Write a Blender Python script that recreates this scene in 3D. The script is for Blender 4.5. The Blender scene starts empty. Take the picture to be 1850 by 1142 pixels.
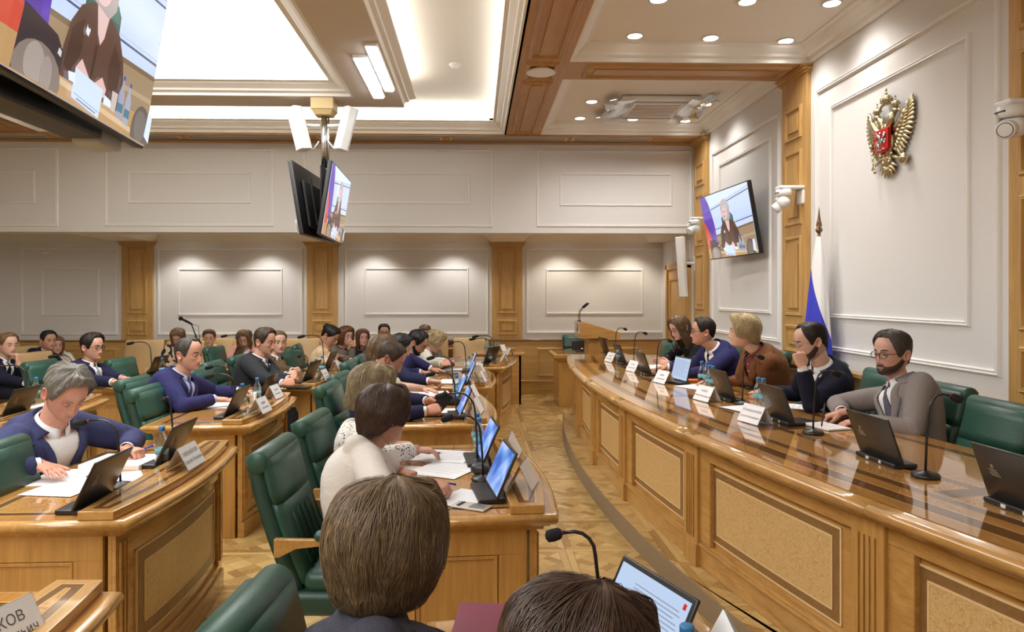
LUM, COVE, DLW, WWW = 5.6, 10.0, 46.0, 34.0
import bpy, bmesh, math, random
import numpy as np
from math import sin, cos, pi, radians, sqrt, atan2
from mathutils import Vector, Matrix, noise
random.seed(7); rng = np.random.default_rng(7)
scn = bpy.context.scene
COL = scn.collection

# ------------------------------------------------------------------ camera
FPX = 1290.0; YAW = radians(1.6); CU = 860 + FPX*math.tan(YAW); CV = 533.0; EYE = 1.6
cam_d = bpy.data.cameras.new('camera'); cam = bpy.data.objects.new('camera', cam_d); COL.objects.link(cam)
cam.location = (0, 0, EYE); cam.rotation_euler = (pi/2, 0, -YAW)
cam_d.sensor_width = 36; cam_d.lens = FPX/1850*36
cam_d.shift_x = (925-CU)/1850; cam_d.shift_y = (CV-571)/1850
cam_d.clip_start = 0.05
scn.camera = cam
def W(u, v, z=None, y=None, x=None):
    "world point of a photo measurement on a known plane"
    a = (u-CU)/FPX; b = -(v-CV)/FPX
    dx = sin(YAW)+a*cos(YAW); dy = cos(YAW)-a*sin(YAW)
    t = (z-EYE)/b if z is not None else (y/dy if y is not None else x/dx)
    return Vector((t*dx, t*dy, EYE+t*b))

# ------------------------------------------------------------------ node helpers
class NT:
    def __init__(s, name):
        s.m = bpy.data.materials.new(name); s.m.use_nodes = True
        s.t = s.m.node_tree; s.p = s.t.nodes['Principled BSDF']
    def n(s, t, **k):
        x = s.t.nodes.new(t)
        for a, b in k.items(): setattr(x, a, b)
        return x
    def l(s, a, b): s.t.links.new(a, b)
    def inp(s, node, i, v):
        if hasattr(v, 'is_linked') or isinstance(v, bpy.types.NodeSocket): s.l(v, node.inputs[i])
        elif v is not None: node.inputs[i].default_value = v
    def m_(s, op, a, b=None, c=None):
        x = s.n('ShaderNodeMath', operation=op)
        s.inp(x, 0, a); s.inp(x, 1, b); s.inp(x, 2, c)
        return x.outputs[0]
    def mix(s, f, a, b, bt='MIX'):
        x = s.n('ShaderNodeMix', data_type='RGBA', blend_type=bt)
        s.inp(x, 0, f)
        for i, v in ((6, a), (7, b)):
            s.inp(x, i, (*v, 1) if isinstance(v, tuple) and len(v) == 3 else v)
        return x.outputs[2]
    def obj(s, scale=(1, 1, 1), coord='Object', rot=(0, 0, 0)):
        tc = s.n('ShaderNodeTexCoord'); mp = s.n('ShaderNodeMapping')
        s.l(tc.outputs[coord], mp.inputs[0]); mp.inputs['Scale'].default_value = scale; mp.inputs['Rotation'].default_value = rot
        return mp.outputs[0]
    def noise(s, vec, scale, det=2, rough=.5, dist=0):
        x = s.n('ShaderNodeTexNoise'); s.l(vec, x.inputs['Vector'])
        x.inputs['Scale'].default_value = scale; x.inputs['Detail'].default_value = det
        x.inputs['Roughness'].default_value = rough; x.inputs['Distortion'].default_value = dist
        return x.outputs[0]
    def ramp(s, f, stops):
        x = s.n('ShaderNodeValToRGB'); s.l(f, x.inputs[0]); e = x.color_ramp.elements
        while len(e) < len(stops): e.new(.5)
        for q, (p, c) in zip(e, stops): q.position = p; q.color = (*c, 1)
        return x.outputs[0]
    def bump(s, h, st=.2, d=.01):
        x = s.n('ShaderNodeBump'); s.l(h, x.inputs['Height']); x.inputs['Strength'].default_value = st; x.inputs['Distance'].default_value = d
        s.l(x.outputs[0], s.p.inputs['Normal'])
    def base(s, v): s.inp(s.p, 'Base Color', (*v, 1) if isinstance(v, tuple) else v)
    def set(s, **k):
        for a, b in k.items(): s.p.inputs[a.replace('_', ' ')].default_value = b
def srgb(r, g, b):
    f = lambda c: (c/255/12.92 if c <= 10 else ((c/255+.055)/1.055)**2.4)
    return (f(r), f(g), f(b))
MATS = {}
def plain(name, col, rough=.5, metal=0, bump=0, bscale=300, spec=.5, coat=0, var=0):
    if name in MATS: return MATS[name]
    t = NT(name)
    if var:
        nz = t.noise(t.obj(), 6, 3)
        t.base(t.mix(nz, tuple(c*(1-var) for c in col), tuple(min(1, c*(1+var)) for c in col)))
    else: t.base(col)
    t.set(Roughness=rough, Metallic=metal, Specular_IOR_Level=spec, Coat_Weight=coat)
    if bump: t.bump(t.noise(t.obj(), bscale, 3), bump, .003)
    MATS[name] = t.m; return t.m
def emis(name, col, st):
    if name in MATS: return MATS[name]
    t = NT(name); t.base((0, 0, 0)); t.inp(t.p, 'Emission Color', (*col, 1)); t.set(Emission_Strength=st, Roughness=.6)
    MATS[name] = t.m; return t.m
def wood(name, c1, c2, axis, rough=.35, coat=0, sc=1.0, coord='Object'):
    t = NT(name); s = [9*sc]*3; s[axis] = .9*sc
    v = t.obj(tuple(s), coord)
    a = t.noise(v, 2.2, 4, .6, 1.2); s2 = [60*sc]*3; s2[axis] = 2*sc
    b = t.noise(t.obj(tuple(s2), coord), 1.5, 2)
    f = t.m_('ADD', t.m_('MULTIPLY', a, .75), t.m_('MULTIPLY', b, .35))
    t.base(t.ramp(f, [(.32, c2), (.55, tuple((p+q)/2 for p, q in zip(c1, c2))), (.75, c1)]))
    t.set(Roughness=rough, Coat_Weight=coat, Coat_Roughness=.03)
    t.bump(b, .04, .002); MATS[name] = t.m; return t.m
def burl(name, c1, c2, sc=26, rough=.35, coat=0):
    t = NT(name); v = t.obj()
    a = t.noise(v, sc, 4, .65, 3.5); b = t.noise(v, sc*3, 3, .6, 2)
    f = t.m_('ADD', t.m_('MULTIPLY', a, .7), t.m_('MULTIPLY', b, .3))
    t.base(t.ramp(f, [(.36, c2), (.47, tuple(.65*p+.35*q for p, q in zip(c1, c2))), (.56, c1)]))
    t.set(Roughness=rough, Coat_Weight=coat, Coat_Roughness=.03); MATS[name] = t.m; return t.m

# ------------------------------------------------------------------ palette
HONEY1, HONEY2 = (.575, .325, .098), (.385, .195, .05)
OAK1, OAK2 = (.60, .37, .13), (.42, .235, .07)
M_oakz = wood('oak_vertical_grain', OAK1, OAK2, 2, .45); M_oakx = wood('oak_horizontal_grain', OAK1, OAK2, 0, .45)
M_oaky = wood('oak_grain_along_room', OAK1, OAK2, 1, .45)
B1, B2 = (.50, .29, .115), (.37, .20, .07)
M_beamx = wood('beam_wood_across', B1, B2, 0, .45); M_beamy = wood('beam_wood_along', B1, B2, 1, .45)
M_honz = wood('honey_wood_vertical', HONEY1, HONEY2, 2, .32, .25); M_honx = wood('honey_wood_across', HONEY1, HONEY2, 0, .22, .6)
M_hony = wood('honey_wood_along', HONEY1, HONEY2, 1, .2, .7)
M_topw = wood('lacquered_honey_top', (.56, .28, .072), (.40, .18, .038), 1, .08, .7)
M_topd = wood('lacquered_dark_inlay', (.20, .085, .025), (.11, .045, .013), 1, .08, .7)
M_topl = plain('lacquered_pale_line', (.66, .42, .16), .1, coat=1)
M_topb = burl('lacquered_burl', (.55, .29, .085), (.36, .15, .034), 22, .08, .7)
M_burl = burl('burl_panel', (.66, .45, .20), (.44, .25, .085), 30, .35, .2)
M_dark = wood('dark_inlay_wood', (.30, .165, .06), (.20, .10, .035), 0, .35, .2)
M_line = plain('pale_inlay_line', (.74, .54, .28), .4)
M_kick = plain('step_riser_carpet', (.27, .20, .12), .8, bump=.2)
M_white = plain('white_paint', (.80, .775, .73), .5)
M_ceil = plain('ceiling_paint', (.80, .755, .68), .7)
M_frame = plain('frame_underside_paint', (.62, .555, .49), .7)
def wallmat():
    t = NT('wall_fabric'); v = t.obj()
    a = t.noise(v, 90, 3); b = t.noise(v, 400, 2)
    t.base(t.mix(a, (.675, .665, .655), (.735, .722, .71))); t.set(Roughness=.85); t.bump(b, .15, .002); return t.m
M_wall = wallmat()
M_molding = plain('moulding_paint', (.80, .785, .765), .45)
M_green = plain('green_leather', (.023, .080, .058), .38, bump=.25, bscale=160, var=.15)
M_green2 = plain('green_leather_side', (.016, .056, .041), .42, bump=.25, bscale=160)
M_tan = plain('tan_leather', (.58, .40, .19), .42, bump=.2, bscale=140, var=.08)
M_black = plain('black_plastic', (.012, .012, .013), .35)
M_blackm = plain('matte_black', (.010, .010, .011), .6)
M_lid = plain('laptop_lid', (.022, .018, .014), .28)
M_foam = plain('microphone_foam', (.008, .008, .009), .9, bump=.5, bscale=900)
M_chrome = plain('brushed_metal', (.6, .6, .6), .22, 1)
M_paper = plain('white_paper', (.86, .86, .88), .7)
M_print = plain('printed_ink', (.10, .10, .12), .7)
M_cap = plain('blue_bottle_cap', (.03, .17, .40), .4)
M_label = plain('teal_label', (.16, .36, .42), .5)
M_whitep = plain('white_plastic', (.80, .80, .79), .35)
M_grill = plain('speaker_cloth', (.70, .70, .68), .7, bump=.3, bscale=700)
M_gold = plain('gilded_metal', (.56, .49, .31), .26, 1, bump=.5, bscale=70)
M_red = plain('red_enamel', (.62, .015, .012), .35)
M_silver = plain('silver_metal', (.62, .62, .66), .25, 1)
M_pole = plain('polished_pole', (.75, .75, .75), .12, 1)
M_ochre = plain('ochre_box', (.50, .36, .16), .5)
M_grey = plain('grey_plastic', (.35, .36, .35), .45)
def glassy(name, tint, gloss=.18, alpha=.85):
    t = NT(name); t.t.nodes.remove(t.p)
    out = [n for n in t.t.nodes if n.type == 'OUTPUT_MATERIAL'][0]
    tr = t.n('ShaderNodeBsdfTransparent'); tr.inputs[0].default_value = (*tint, 1)
    gl = t.n('ShaderNodeBsdfGlossy'); gl.inputs['Roughness'].default_value = .04; gl.inputs[0].default_value = (.95, .97, 1, 1)
    fr = t.n('ShaderNodeLayerWeight'); fr.inputs[0].default_value = gloss
    mx = t.n('ShaderNodeMixShader'); t.l(fr.outputs['Facing'], mx.inputs[0]); t.l(tr.outputs[0], mx.inputs[1]); t.l(gl.outputs[0], mx.inputs[2])
    t.l(mx.outputs[0], out.inputs[0]); MATS[name] = t.m; return t.m
M_pet = glassy('clear_bottle', (.86, .91, .92), .35)
M_acr = glassy('clear_acrylic', (.90, .90, .90), .22)
M_sheet = glassy('plastic_sheeting', (.88, .88, .87), .45)
def vcol(name, st=1.0, rough=.5):
    t = NT(name); a = t.n('ShaderNodeVertexColor'); a.layer_name = 'Col'
    t.base((0, 0, 0)); t.l(a.outputs[0], t.p.inputs['Emission Color']); t.set(Emission_Strength=st, Roughness=.12, Specular_IOR_Level=.5)
    return t.m
M_pic = vcol('screen_picture', 1.0)
M_scr = emis('screen_blue', srgb(150, 185, 235), 1.0)
M_scrdoc = emis('screen_document', srgb(196, 218, 250), .72)
def parquet():
    t = NT('parquet'); tc = t.n('ShaderNodeTexCoord'); sp = t.n('ShaderNodeSeparateXYZ'); t.l(tc.outputs['Object'], sp.inputs[0])
    S = 1/.56
    X = t.m_('MULTIPLY', sp.outputs[0], S); Y = t.m_('MULTIPLY', sp.outputs[1], S)
    tx = t.m_('FLOOR', X); ty = t.m_('FLOOR', Y)
    cx = t.m_('SUBTRACT', t.m_('SUBTRACT', X, tx), .5); cy = t.m_('SUBTRACT', t.m_('SUBTRACT', Y, ty), .5)
    ax = t.m_('ABSOLUTE', cx); ay = t.m_('ABSOLUTE', cy); mx = t.m_('MAXIMUM', ax, ay)
    border = t.m_('GREATER_THAN', mx, .42)
    r1 = t.m_('MULTIPLY', t.m_('ADD', cx, cy), 3.4); r2 = t.m_('MULTIPLY', t.m_('SUBTRACT', cx, cy), 3.4)
    a = t.m_('FLOOR', r1); b = t.m_('FLOOR', r2); par = t.m_('FLOORED_MODULO', t.m_('ADD', a, b), 2.0)
    # strips inside a cell run along r1 or r2
    sub = t.m_('FLOOR', t.m_('MULTIPLY', t.m_('ADD', t.m_('MULTIPLY', r1, par), t.m_('MULTIPLY', r2, t.m_('SUBTRACT', 1.0, par))), 2.0))
    cv = t.n('ShaderNodeCombineXYZ'); t.l(t.m_('MULTIPLY_ADD', tx, 17.0, a), cv.inputs[0]); t.l(t.m_('MULTIPLY_ADD', ty, 13.0, b), cv.inputs[1]); t.l(sub, cv.inputs[2])
    wn = t.n('ShaderNodeTexWhiteNoise'); t.l(cv.outputs[0], wn.inputs[0])
    side = t.m_('GREATER_THAN', ax, ay); cb = t.n('ShaderNodeCombineXYZ')
    t.l(tx, cb.inputs[0]); t.l(ty, cb.inputs[1]); t.l(t.m_('ADD', side, t.m_('GREATER_THAN', t.m_('ADD', cx, cy), 0.0)), cb.inputs[2])
    wb = t.n('ShaderNodeTexWhiteNoise'); t.l(cb.outputs[0], wb.inputs[0])
    rnd = t.n('ShaderNodeMix', data_type='FLOAT'); t.l(border, rnd.inputs[0]); t.l(wn.outputs[0], rnd.inputs[2]); t.l(wb.outputs[0], rnd.inputs[3])
    g1 = t.noise(t.obj((30, 3, 1), rot=(0, 0, pi/4)), 2.5, 3); g2 = t.noise(t.obj((3, 30, 1), rot=(0, 0, pi/4)), 2.5, 3)
    g = t.n('ShaderNodeMix', data_type='FLOAT'); t.l(par, g.inputs[0]); t.l(g1, g.inputs[2]); t.l(g2, g.inputs[3])
    f = t.m_('ADD', t.m_('MULTIPLY', rnd.outputs[0], .62), t.m_('MULTIPLY', g.outputs[0], .38))
    col = t.ramp(f, [(.12, (.28, .145, .042)), (.35, (.47, .295, .10)), (.8, (.64, .455, .185))])
    fr = lambda q: t.m_('ABSOLUTE', t.m_('SUBTRACT', t.m_('FRACT', q), .5))
    ln = t.m_('MAXIMUM', t.m_('GREATER_THAN', fr(r1), .485), t.m_('GREATER_THAN', fr(r2), .485))
    ln = t.m_('MULTIPLY', ln, t.m_('SUBTRACT', 1.0, border))
    e1 = t.m_('LESS_THAN', t.m_('ABSOLUTE', t.m_('SUBTRACT', mx, .42)), .006); e2 = t.m_('GREATER_THAN', mx, .494)
    ln = t.m_('MAXIMUM', ln, t.m_('MAXIMUM', e1, e2))
    col = t.mix(t.m_('MULTIPLY', ln, .45), col, (.20, .10, .03))
    t.base(col); t.set(Roughness=.3, Coat_Weight=.25, Coat_Roughness=.12); return t.m
M_floor = parquet()

# ------------------------------------------------------------------ mesh builder
class MB:
    def __init__(s): s.V = []; s.F = []; s.M = []; s.S = []
    def add(s, vs, fs, mat=0, smooth=False):
        b = len(s.V); s.V.extend(tuple(map(float, v)) for v in vs)
        for f in fs: s.F.append(tuple(b+i for i in f)); s.M.append(mat); s.S.append(smooth)
        return s
    def box(s, x0, x1, y0, y1, z0, z1, mat=0, T=None):
        v = [(x, y, z) for z in (z0, z1) for y in (y0, y1) for x in (x0, x1)]
        if T is not None: v = [T @ Vector(p) for p in v]
        return s.add(v, [(0, 2, 3, 1), (4, 5, 7, 6), (0, 1, 5, 4), (2, 6, 7, 3), (0, 4, 6, 2), (1, 3, 7, 5)], mat)
    def rbox(s, x0, x1, y0, y1, z0, z1, r, mat=0, T=None, n=4, smooth=True):
        "box with rounded edges (superellipsoid-like grid)"
        c = Vector(((x0+x1)/2, (y0+y1)/2, (z0+z1)/2)); h = ((x1-x0)/2, (y1-y0)/2, (z1-z0)/2)
        r = min(r, *h); bm = bmesh.new(); bmesh.ops.create_cube(bm, size=2)
        for v in bm.verts: v.co = Vector((v.co.x*h[0], v.co.y*h[1], v.co.z*h[2]))
        bmesh.ops.bevel(bm, geom=bm.edges[:], offset=r, segments=n, profile=.5, affect='EDGES', clamp_overlap=True)
        bm.verts.index_update()
        vs = [v.co+c for v in bm.verts]
        if T is not None: vs = [T @ v for v in vs]
        s.add(vs, [[v.index for v in f.verts] for f in bm.faces], mat, smooth); bm.free(); return s
    def prism(s, poly, z0, z1, mat=0, T=None):
        n = len(poly); v = [(x, y, z) for z in (z0, z1) for x, y in poly]
        if T is not None: v = [T @ Vector(p) for p in v]
        return s.add(v, [tuple(range(n-1, -1, -1)), tuple(range(n, 2*n))]+[(i, (i+1) % n, n+(i+1) % n, n+i) for i in range(n)], mat)
    def loft(s, rings, mat=0, smooth=True, caps=True, closed=True):
        n = len(rings[0]); v = [p for r in rings for p in r]; f = []
        for i in range(len(rings)-1):
            for j in range(n if closed else n-1):
                k = (j+1) % n
                f.append((i*n+j, i*n+k, (i+1)*n+k, (i+1)*n+j))
        if caps and closed: f.append(tuple(range(n-1, -1, -1))); f.append(tuple((len(rings)-1)*n+i for i in range(n)))
        return s.add(v, f, mat, smooth)
    def tube(s, pts, rad, n=8, mat=0, caps=True, smooth=True, flat=None):
        pts = [Vector(p) for p in pts]; N = len(pts)
        if not hasattr(rad, '__len__'): rad = [rad]*N
        rings = []; u = None
        for i, p in enumerate(pts):
            t = (pts[min(i+1, N-1)]-pts[max(i-1, 0)]).normalized()
            if u is None: u = t.orthogonal().normalized()
            u = (u-t*u.dot(t)).normalized(); w = t.cross(u)
            rings.append([p+(u*cos(2*pi*k/n)+w*sin(2*pi*k/n))*rad[i] for k in range(n)])
        return s.loft(rings, mat, smooth, caps)
    def lathe(s, prof, n=16, c=(0, 0, 0), T=None, mat=0, smooth=True):
        rings = [[Vector((r*cos(2*pi*k/n), r*sin(2*pi*k/n), z)) for k in range(n)] for r, z in prof]
        if T is not None: rings = [[T @ p for p in r] for r in rings]
        c = Vector(c); rings = [[p+c for p in r] for r in rings]
        return s.loft(rings, mat, smooth)
    def ell(s, c, r, nu=14, nv=9, mat=0, T=None):
        c = Vector(c); vs = []; fs = []
        for i in range(nv+1):
            a = pi*i/nv-pi/2
            for k in range(nu):
                p = Vector((r[0]*cos(a)*cos(2*pi*k/nu), r[1]*cos(a)*sin(2*pi*k/nu), r[2]*sin(a)))
                vs.append((T @ p if T is not None else p)+c)
        for i in range(nv):
            for k in range(nu): q = (k+1) % nu; fs.append((i*nu+k, i*nu+q, (i+1)*nu+q, (i+1)*nu+k))
        return s.add(vs, fs, mat, True)
    def build(s, name, mats, parent=None, bevel=0, T=None, seg=2, autos=None):
        me = bpy.data.meshes.new(name)
        me.from_pydata(s.V if T is None else [tuple(T @ Vector(v)) for v in s.V], [], s.F)
        for m in (mats if isinstance(mats, (list, tuple)) else [mats]): me.materials.append(m)
        me.polygons.foreach_set('material_index', s.M); me.polygons.foreach_set('use_smooth', s.S); me.update()
        o = bpy.data.objects.new(name, me); COL.objects.link(o)
        if parent is not None: o.parent = parent
        if bevel:
            b = o.modifiers.new('edge', 'BEVEL'); b.width = bevel; b.segments = seg; b.limit_method = 'ANGLE'; b.angle_limit = radians(50); b.harden_normals = False
        return o
def tag(o, label, cat, group=None):
    o['label'] = label; o['category'] = cat
    if group: o['group'] = group
    return o
def thing(name, label, cat, loc=(0, 0, 0), rotz=0, group=None):
    o = bpy.data.objects.new(name, None); COL.objects.link(o); o.empty_display_size = .1
    o.location = loc; o.rotation_euler = (0, 0, rotz); return tag(o, label, cat, group)
def struct(name, mb, mats, bevel=0):
    o = mb.build(name, mats, None, bevel); o['kind'] = 'structure'; return o
def copy_tree(o, label=None, loc=None, rotz=None, parent=None):
    c = o.copy(); COL.objects.link(c)
    if parent is not None: c.parent = parent
    if loc is not None: c.location = loc
    if rotz is not None: c.rotation_euler = (0, 0, rotz)
    if label: c['label'] = label
    for ch in o.children: copy_tree(ch, parent=c)
    return c
def Rz(a): return Matrix.Rotation(a, 4, 'Z')
def Tr(x, y, z): return Matrix.Translation((x, y, z))
def light(name, kind, loc, power, rot=(0, 0, 0), **k):
    d = bpy.data.lights.new(name, kind); d.energy = power
    for a, b in k.items(): setattr(d, a, b)
    o = bpy.data.objects.new(name, d); COL.objects.link(o); o.location = loc; o.rotation_euler = rot; return o
# ================================================================== ROOM SHELL
XR = 3.03; YF = 11.53; YB = 9.78; XL = -8.2; YN = -2.6; ZB = 2.45; ZC = 3.69
struct('floor', MB().box(XL, XR+.2, YN, YF+.2, -.1, 0), M_floor)
struct('wall_far', MB().box(XL, XR+.2, YF, YF+.12, 0, ZB+.3), M_wall)
struct('wall_right', MB().box(XR, XR+.12, YN, YF+.1, 0, 4.3), M_wall)
struct('wall_left', MB().box(XL-.12, XL, YN, YF+.1, 0, 4.3), M_wall)
struct('wall_near', MB().box(XL, XR+.2, YN-.12, YN, 0, 4.3), M_wall)
struct('wall_balcony', MB().box(XL, XR, YB, YB+.1, ZB, 4.3), M_wall)
# soffit under the balcony: deep flat beams and shallow coffers between them
pil = [-5.38, -2.46, .50]
mb = MB().box(XL, XR, YB+.1, YF, ZB+.13, ZB+.2)
edges = [XL]+[e for p in pil for e in (p-.26, p+.26)]+[2.78, XR]
for p in pil: mb.box(p-.26, p+.26, YB+.1, YF, ZB, ZB+.13)
mb.box(2.80, XR, YB+.1, YF, ZB, ZB+.13)
for a, b in ((XL, pil[0]-.26), (pil[0]+.26, pil[1]-.26), (pil[1]+.26, pil[2]-.26), (pil[2]+.26, 2.80)):
    mb.box(a, b, YB+.1, YB+.34, ZB, ZB+.13)
    # sloped cove along the coffer sides
    mb.add([(a, YF, ZB), (b, YF, ZB), (b, YF-.14, ZB+.13), (a, YF-.14, ZB+.13)], [(0, 1, 2, 3)])
    mb.add([(a, YB+.34, ZB), (a, YF, ZB), (a+.14, YF, ZB+.13), (a+.14, YB+.34, ZB+.13)], [(0, 1, 2, 3)])
    mb.add([(b, YB+.34, ZB), (b-.14, YB+.34, ZB+.13), (b-.14, YF, ZB+.13), (b, YF, ZB)], [(0, 1, 2, 3)])
struct('ceiling_balcony', mb, M_ceil)
TN = [0]
def trim(mb, mats, bevel=0):
    TN[0] += 1; return struct('trim_%d' % TN[0], mb, mats, bevel)
# picture-frame mouldings: plane given by an origin function
def frame_mb(mb, P, a0, a1, b0, b1, w=.035, t=.018, mat=0):
    "rectangular moulding in plane coords (a, b); P(a, b, h) lifts h off the wall"
    prof = [(0, 0), (.15, .6), (.35, 1), (.6, .75), (.8, .95), (1, 0)]
    c = [(a0, b0), (a1, b0), (a1, b1), (a0, b1)]; sg = [(1, 1), (-1, 1), (-1, -1), (1, -1)]
    rings = [[P(x+sx*q*w, z+sz*q*w, h*t) for q, h in prof] for (x, z), (sx, sz) in zip(c, sg)]
    n = len(prof); v = [p for r in rings for p in r]; f = []
    for i in range(4):
        j = (i+1) % 4
        for k in range(n-1): f.append((i*n+k, j*n+k, j*n+k+1, i*n+k+1))
    mb.add(v, f, mat); return mb
PF = lambda a, b, h: (a, YF-h, b)
PBal = lambda a, b, h: (a, YB-h, b)
PR = lambda a, b, h: (XR-h, a, b)
def pxf(u0, u1, v0, v1, y):
    p = W(u0, v0, y=y); q = W(u1, v1, y=y); return p.x, q.x, q.z, p.z
# far wall, white panels above the wainscot
for (o_, i_) in (((38, 214, 447, 606), (75, 180, 484, 571)), ((284, 548, 448, 606), (321, 511, 484, 570)), ((622, 883, 448, 605), (658, 847, 483, 569)), ((950, 1200, 448, 603), (986, 1162, 485, 568))):
    mb = MB(); frame_mb(mb, PF, *pxf(*o_, YF), w=.045, t=.022); frame_mb(mb, PF, *pxf(*i_, YF), w=.035, t=.018); trim(mb, M_molding)
for (o_, i_) in (((-90, 106, 265, 410), (-60, 64, 307, 368)), ((189, 495, 267, 410), (231, 453, 310, 368)), ((548, 891, 268, 411), (610, 850, 311, 369)), ((969, 1251, 270, 411), (1011, 1214, 312, 373))):
    mb = MB(); frame_mb(mb, PBal, *pxf(*o_, YB), w=.04, t=.016); frame_mb(mb, PBal, *pxf(*i_, YB), w=.03, t=.014); trim(mb, M_molding)
# wainscot of the far wall
ZW = .885
mb = MB(); mb.box(XL, XR, YF-.035, YF, .22, ZW-.03, 0)
x = XL
for a, b in ((-7.9, -6.9), (-6.7, -5.7), (-5.5, -4.2), (-4.0, -2.9), (-2.6, -1.6), (-1.4, -.1), (.1, .64), (.98, 2.62)):
    frame_mb(mb, lambda p, q, h: (p, YF-.035-h, q), a, b, .285, .75, w=.04, t=.022, mat=0)
trim(mb, M_oakx)
trim(MB().box(XL, XR, YF-.055, YF, ZW-.03, ZW, 0), M_dark, .008)
b = struct('baseboard_far', MB().box(XL, XR, YF-.05, YF, 0, .21).box(XL, XR, YF-.058, YF, .21, .222, 1), [M_oakx, M_line])
# pilasters on the far wall (nested raised panels)
def pilaster(P, a0, a1, z0, z1, splits, t=.04, cap=True):
    mb = MB()
    def bx(p0, p1, q0, q1, h0, h1, m=0):
        v = [P(p, q, h) for h in (h0, h1) for q in (q0, q1) for p in (p0, p1)]
        mb.add(v, [(0, 2, 3, 1), (4, 5, 7, 6), (0, 1, 5, 4), (2, 6, 7, 3), (0, 4, 6, 2), (1, 3, 7, 5)], m)
    bx(a0, a1, z0, z1, 0, t); w = a1-a0
    for q0, q1 in splits:
        m = min(.085, w*.18)
        frame_mb(mb, lambda p, q, h: P(p, q, t+h), a0+m, a1-m, q0, q1, w=.035, t=.02)
        if q1-q0 > .2:
            k = m+.075; bx(a0+k, a1-k, q0+.075, q1-.075, t, t+.018)
    if cap:
        bx(a0-.02, a1+.02, z1-.07, z1-.05, 0, t+.02); bx(a0-.035, a1+.035, z1-.05, z1-.02, 0, t+.035); bx(a0-.05, a1+.05, z1-.02, z1, 0, t+.05)
    return trim(mb, M_oakz, .003)
for p in pil: pilaster(PF, p-.245, p+.245, ZW, ZB, ((.955, 1.20), (1.30, 2.36)))
# right wall: pilasters, panels, wainscot
RP = [(9.19, 9.72), (6.38, 6.90), (3.42, 3.93), (.6, 1.1)]
for a, b_ in RP: pilaster(PR, a, b_, .98, ZC, ((1.06, 1.32), (1.40, 2.15), (2.25, 2.95), (3.05, 3.36)))
ry = lambda u: W(u, 500, x=XR).y
rz = lambda u, v: W(u, v, x=XR).z
for (oy0, oy1, oz0, oz1, iy0, iy1, iz0, iz1) in (
        (4.03, 6.27, 1.12, 3.42, ry(1755), ry(1502), 1.40, rz(1755, 56)),
        (7.02, 9.07, 1.12, 3.42, ry(1394), ry(1300), 1.40, rz(1394, 246)), (1.2, 3.3, 1.12, 3.42, 1.5, 3.0, 1.4, 3.1)):
    mb = MB(); frame_mb(mb, PR, oy0, oy1, oz0, oz1, w=.045, t=.022); frame_mb(mb, PR, iy0, iy1, iz0, iz1, w=.04, t=.02); trim(mb, M_molding)
mb = MB(); mb.box(XR-.035, XR, YN, 9.72, .12, .95, 0)
for a, b_ in ((7.0, 9.1), (4.0, 6.3), (1.2, 3.3)): frame_mb(mb, lambda p, q, h: (XR-.035-h, p, q), a, b_, .42, .84, w=.04, t=.02)
mb.box(XR-.06, XR, YN, 9.72, .95, .98, 0); trim(mb, M_oaky)
# recess beyond the corner pilaster with a door
trim(MB().box(XR-.05, XR, 9.9, YF, .2, ZW, 0), M_oaky)
d1 = MB(); d1.box(XR-.06, XR, 10.05, 10.95, 0, 1.98, 0)
do = struct('door_1', d1, M_oakz)
mb = MB()
for q0, q1 in ((.15, .85), (.98, 1.86)): frame_mb(mb, lambda p, q, h: (XR-.06-h, p, q), 10.15, 10.85, q0, q1, w=.05, t=.02)
mb.build('door_panel', M_oakz, do)
MB().box(XR-.09, XR, 9.97, 10.05, 0, 2.06).box(XR-.09, XR, 10.95, 11.03, 0, 2.06).box(XR-.09, XR, 9.97, 11.03, 1.98, 2.06).build('door_frame', M_oakz, do, .006)
mb = MB(); frame_mb(mb, PR, 10.0, 10.9, 2.1, 2.38, w=.03, t=.016); trim(mb, M_molding)
# ------------------------------------------------------------------ ceiling
trim(MB().box(XL, XR, 9.30, YB, ZC, 3.9), M_beamx)
trim(MB().box(XL, XR, 9.30, 9.36, ZC-.02, ZC).box(XL, XR, 9.70, YB, ZC-.03, ZC), M_beamx, .006)
for a, b_ in ((-8.0, -7.2), (-7.1, -5.6), (-5.5, -3.9), (-3.8, -2.2), (-2.1, -.45), (-.35, 1.22), (1.28, 2.35)):
    v = thing('air_grille', 'long slotted air grille in the wooden band, ' + {-8.0: 'first from the dim wall end', -7.1: 'second from the dim wall end', -5.5: 'under the big hanging screen', -3.8: 'beside the big hanging screen', -2.1: 'behind the hanging loudspeakers', -.35: 'below the cove and the wooden beam', 1.28: 'next to the corner pilaster'}[a], 'vent', ((a+b_)/2, 9.53, ZC))
    w = (b_-a)/2
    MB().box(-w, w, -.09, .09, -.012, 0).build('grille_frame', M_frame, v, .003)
    mb = MB()
    for k in range(7): mb.box(-w+.03, w-.03, -.072+k*.022, -.064+k*.022, -.018, -.010)
    mb.build('slats', M_grey, v)
def beam(x0, x1, y0, y1, panels, along):
    mb = MB().box(x0, x1, y0, y1, ZC, 3.95)
    for (a0, a1, b0, b1) in panels: frame_mb(mb, lambda p, q, h: (p, q, ZC-h), a0, a1, b0, b1, w=.05, t=.022); mb.box(a0+.1, a1-.1, b0+.1, b1-.1, ZC-.012, ZC)
    trim(mb, M_beamy if along else M_beamx)
beam(.37, .84, YN, 9.30, ((.45, .76, 6.98, 9.15), (.45, .76, 6.40, 6.87), (.45, .76, 3.0, 6.28)), True)
beam(.84, XR, 6.38, 6.90, ((1.0, 2.9, 6.46, 6.82),), False)
beam(.84, XR, 3.40, 3.92, (), False)
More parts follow.
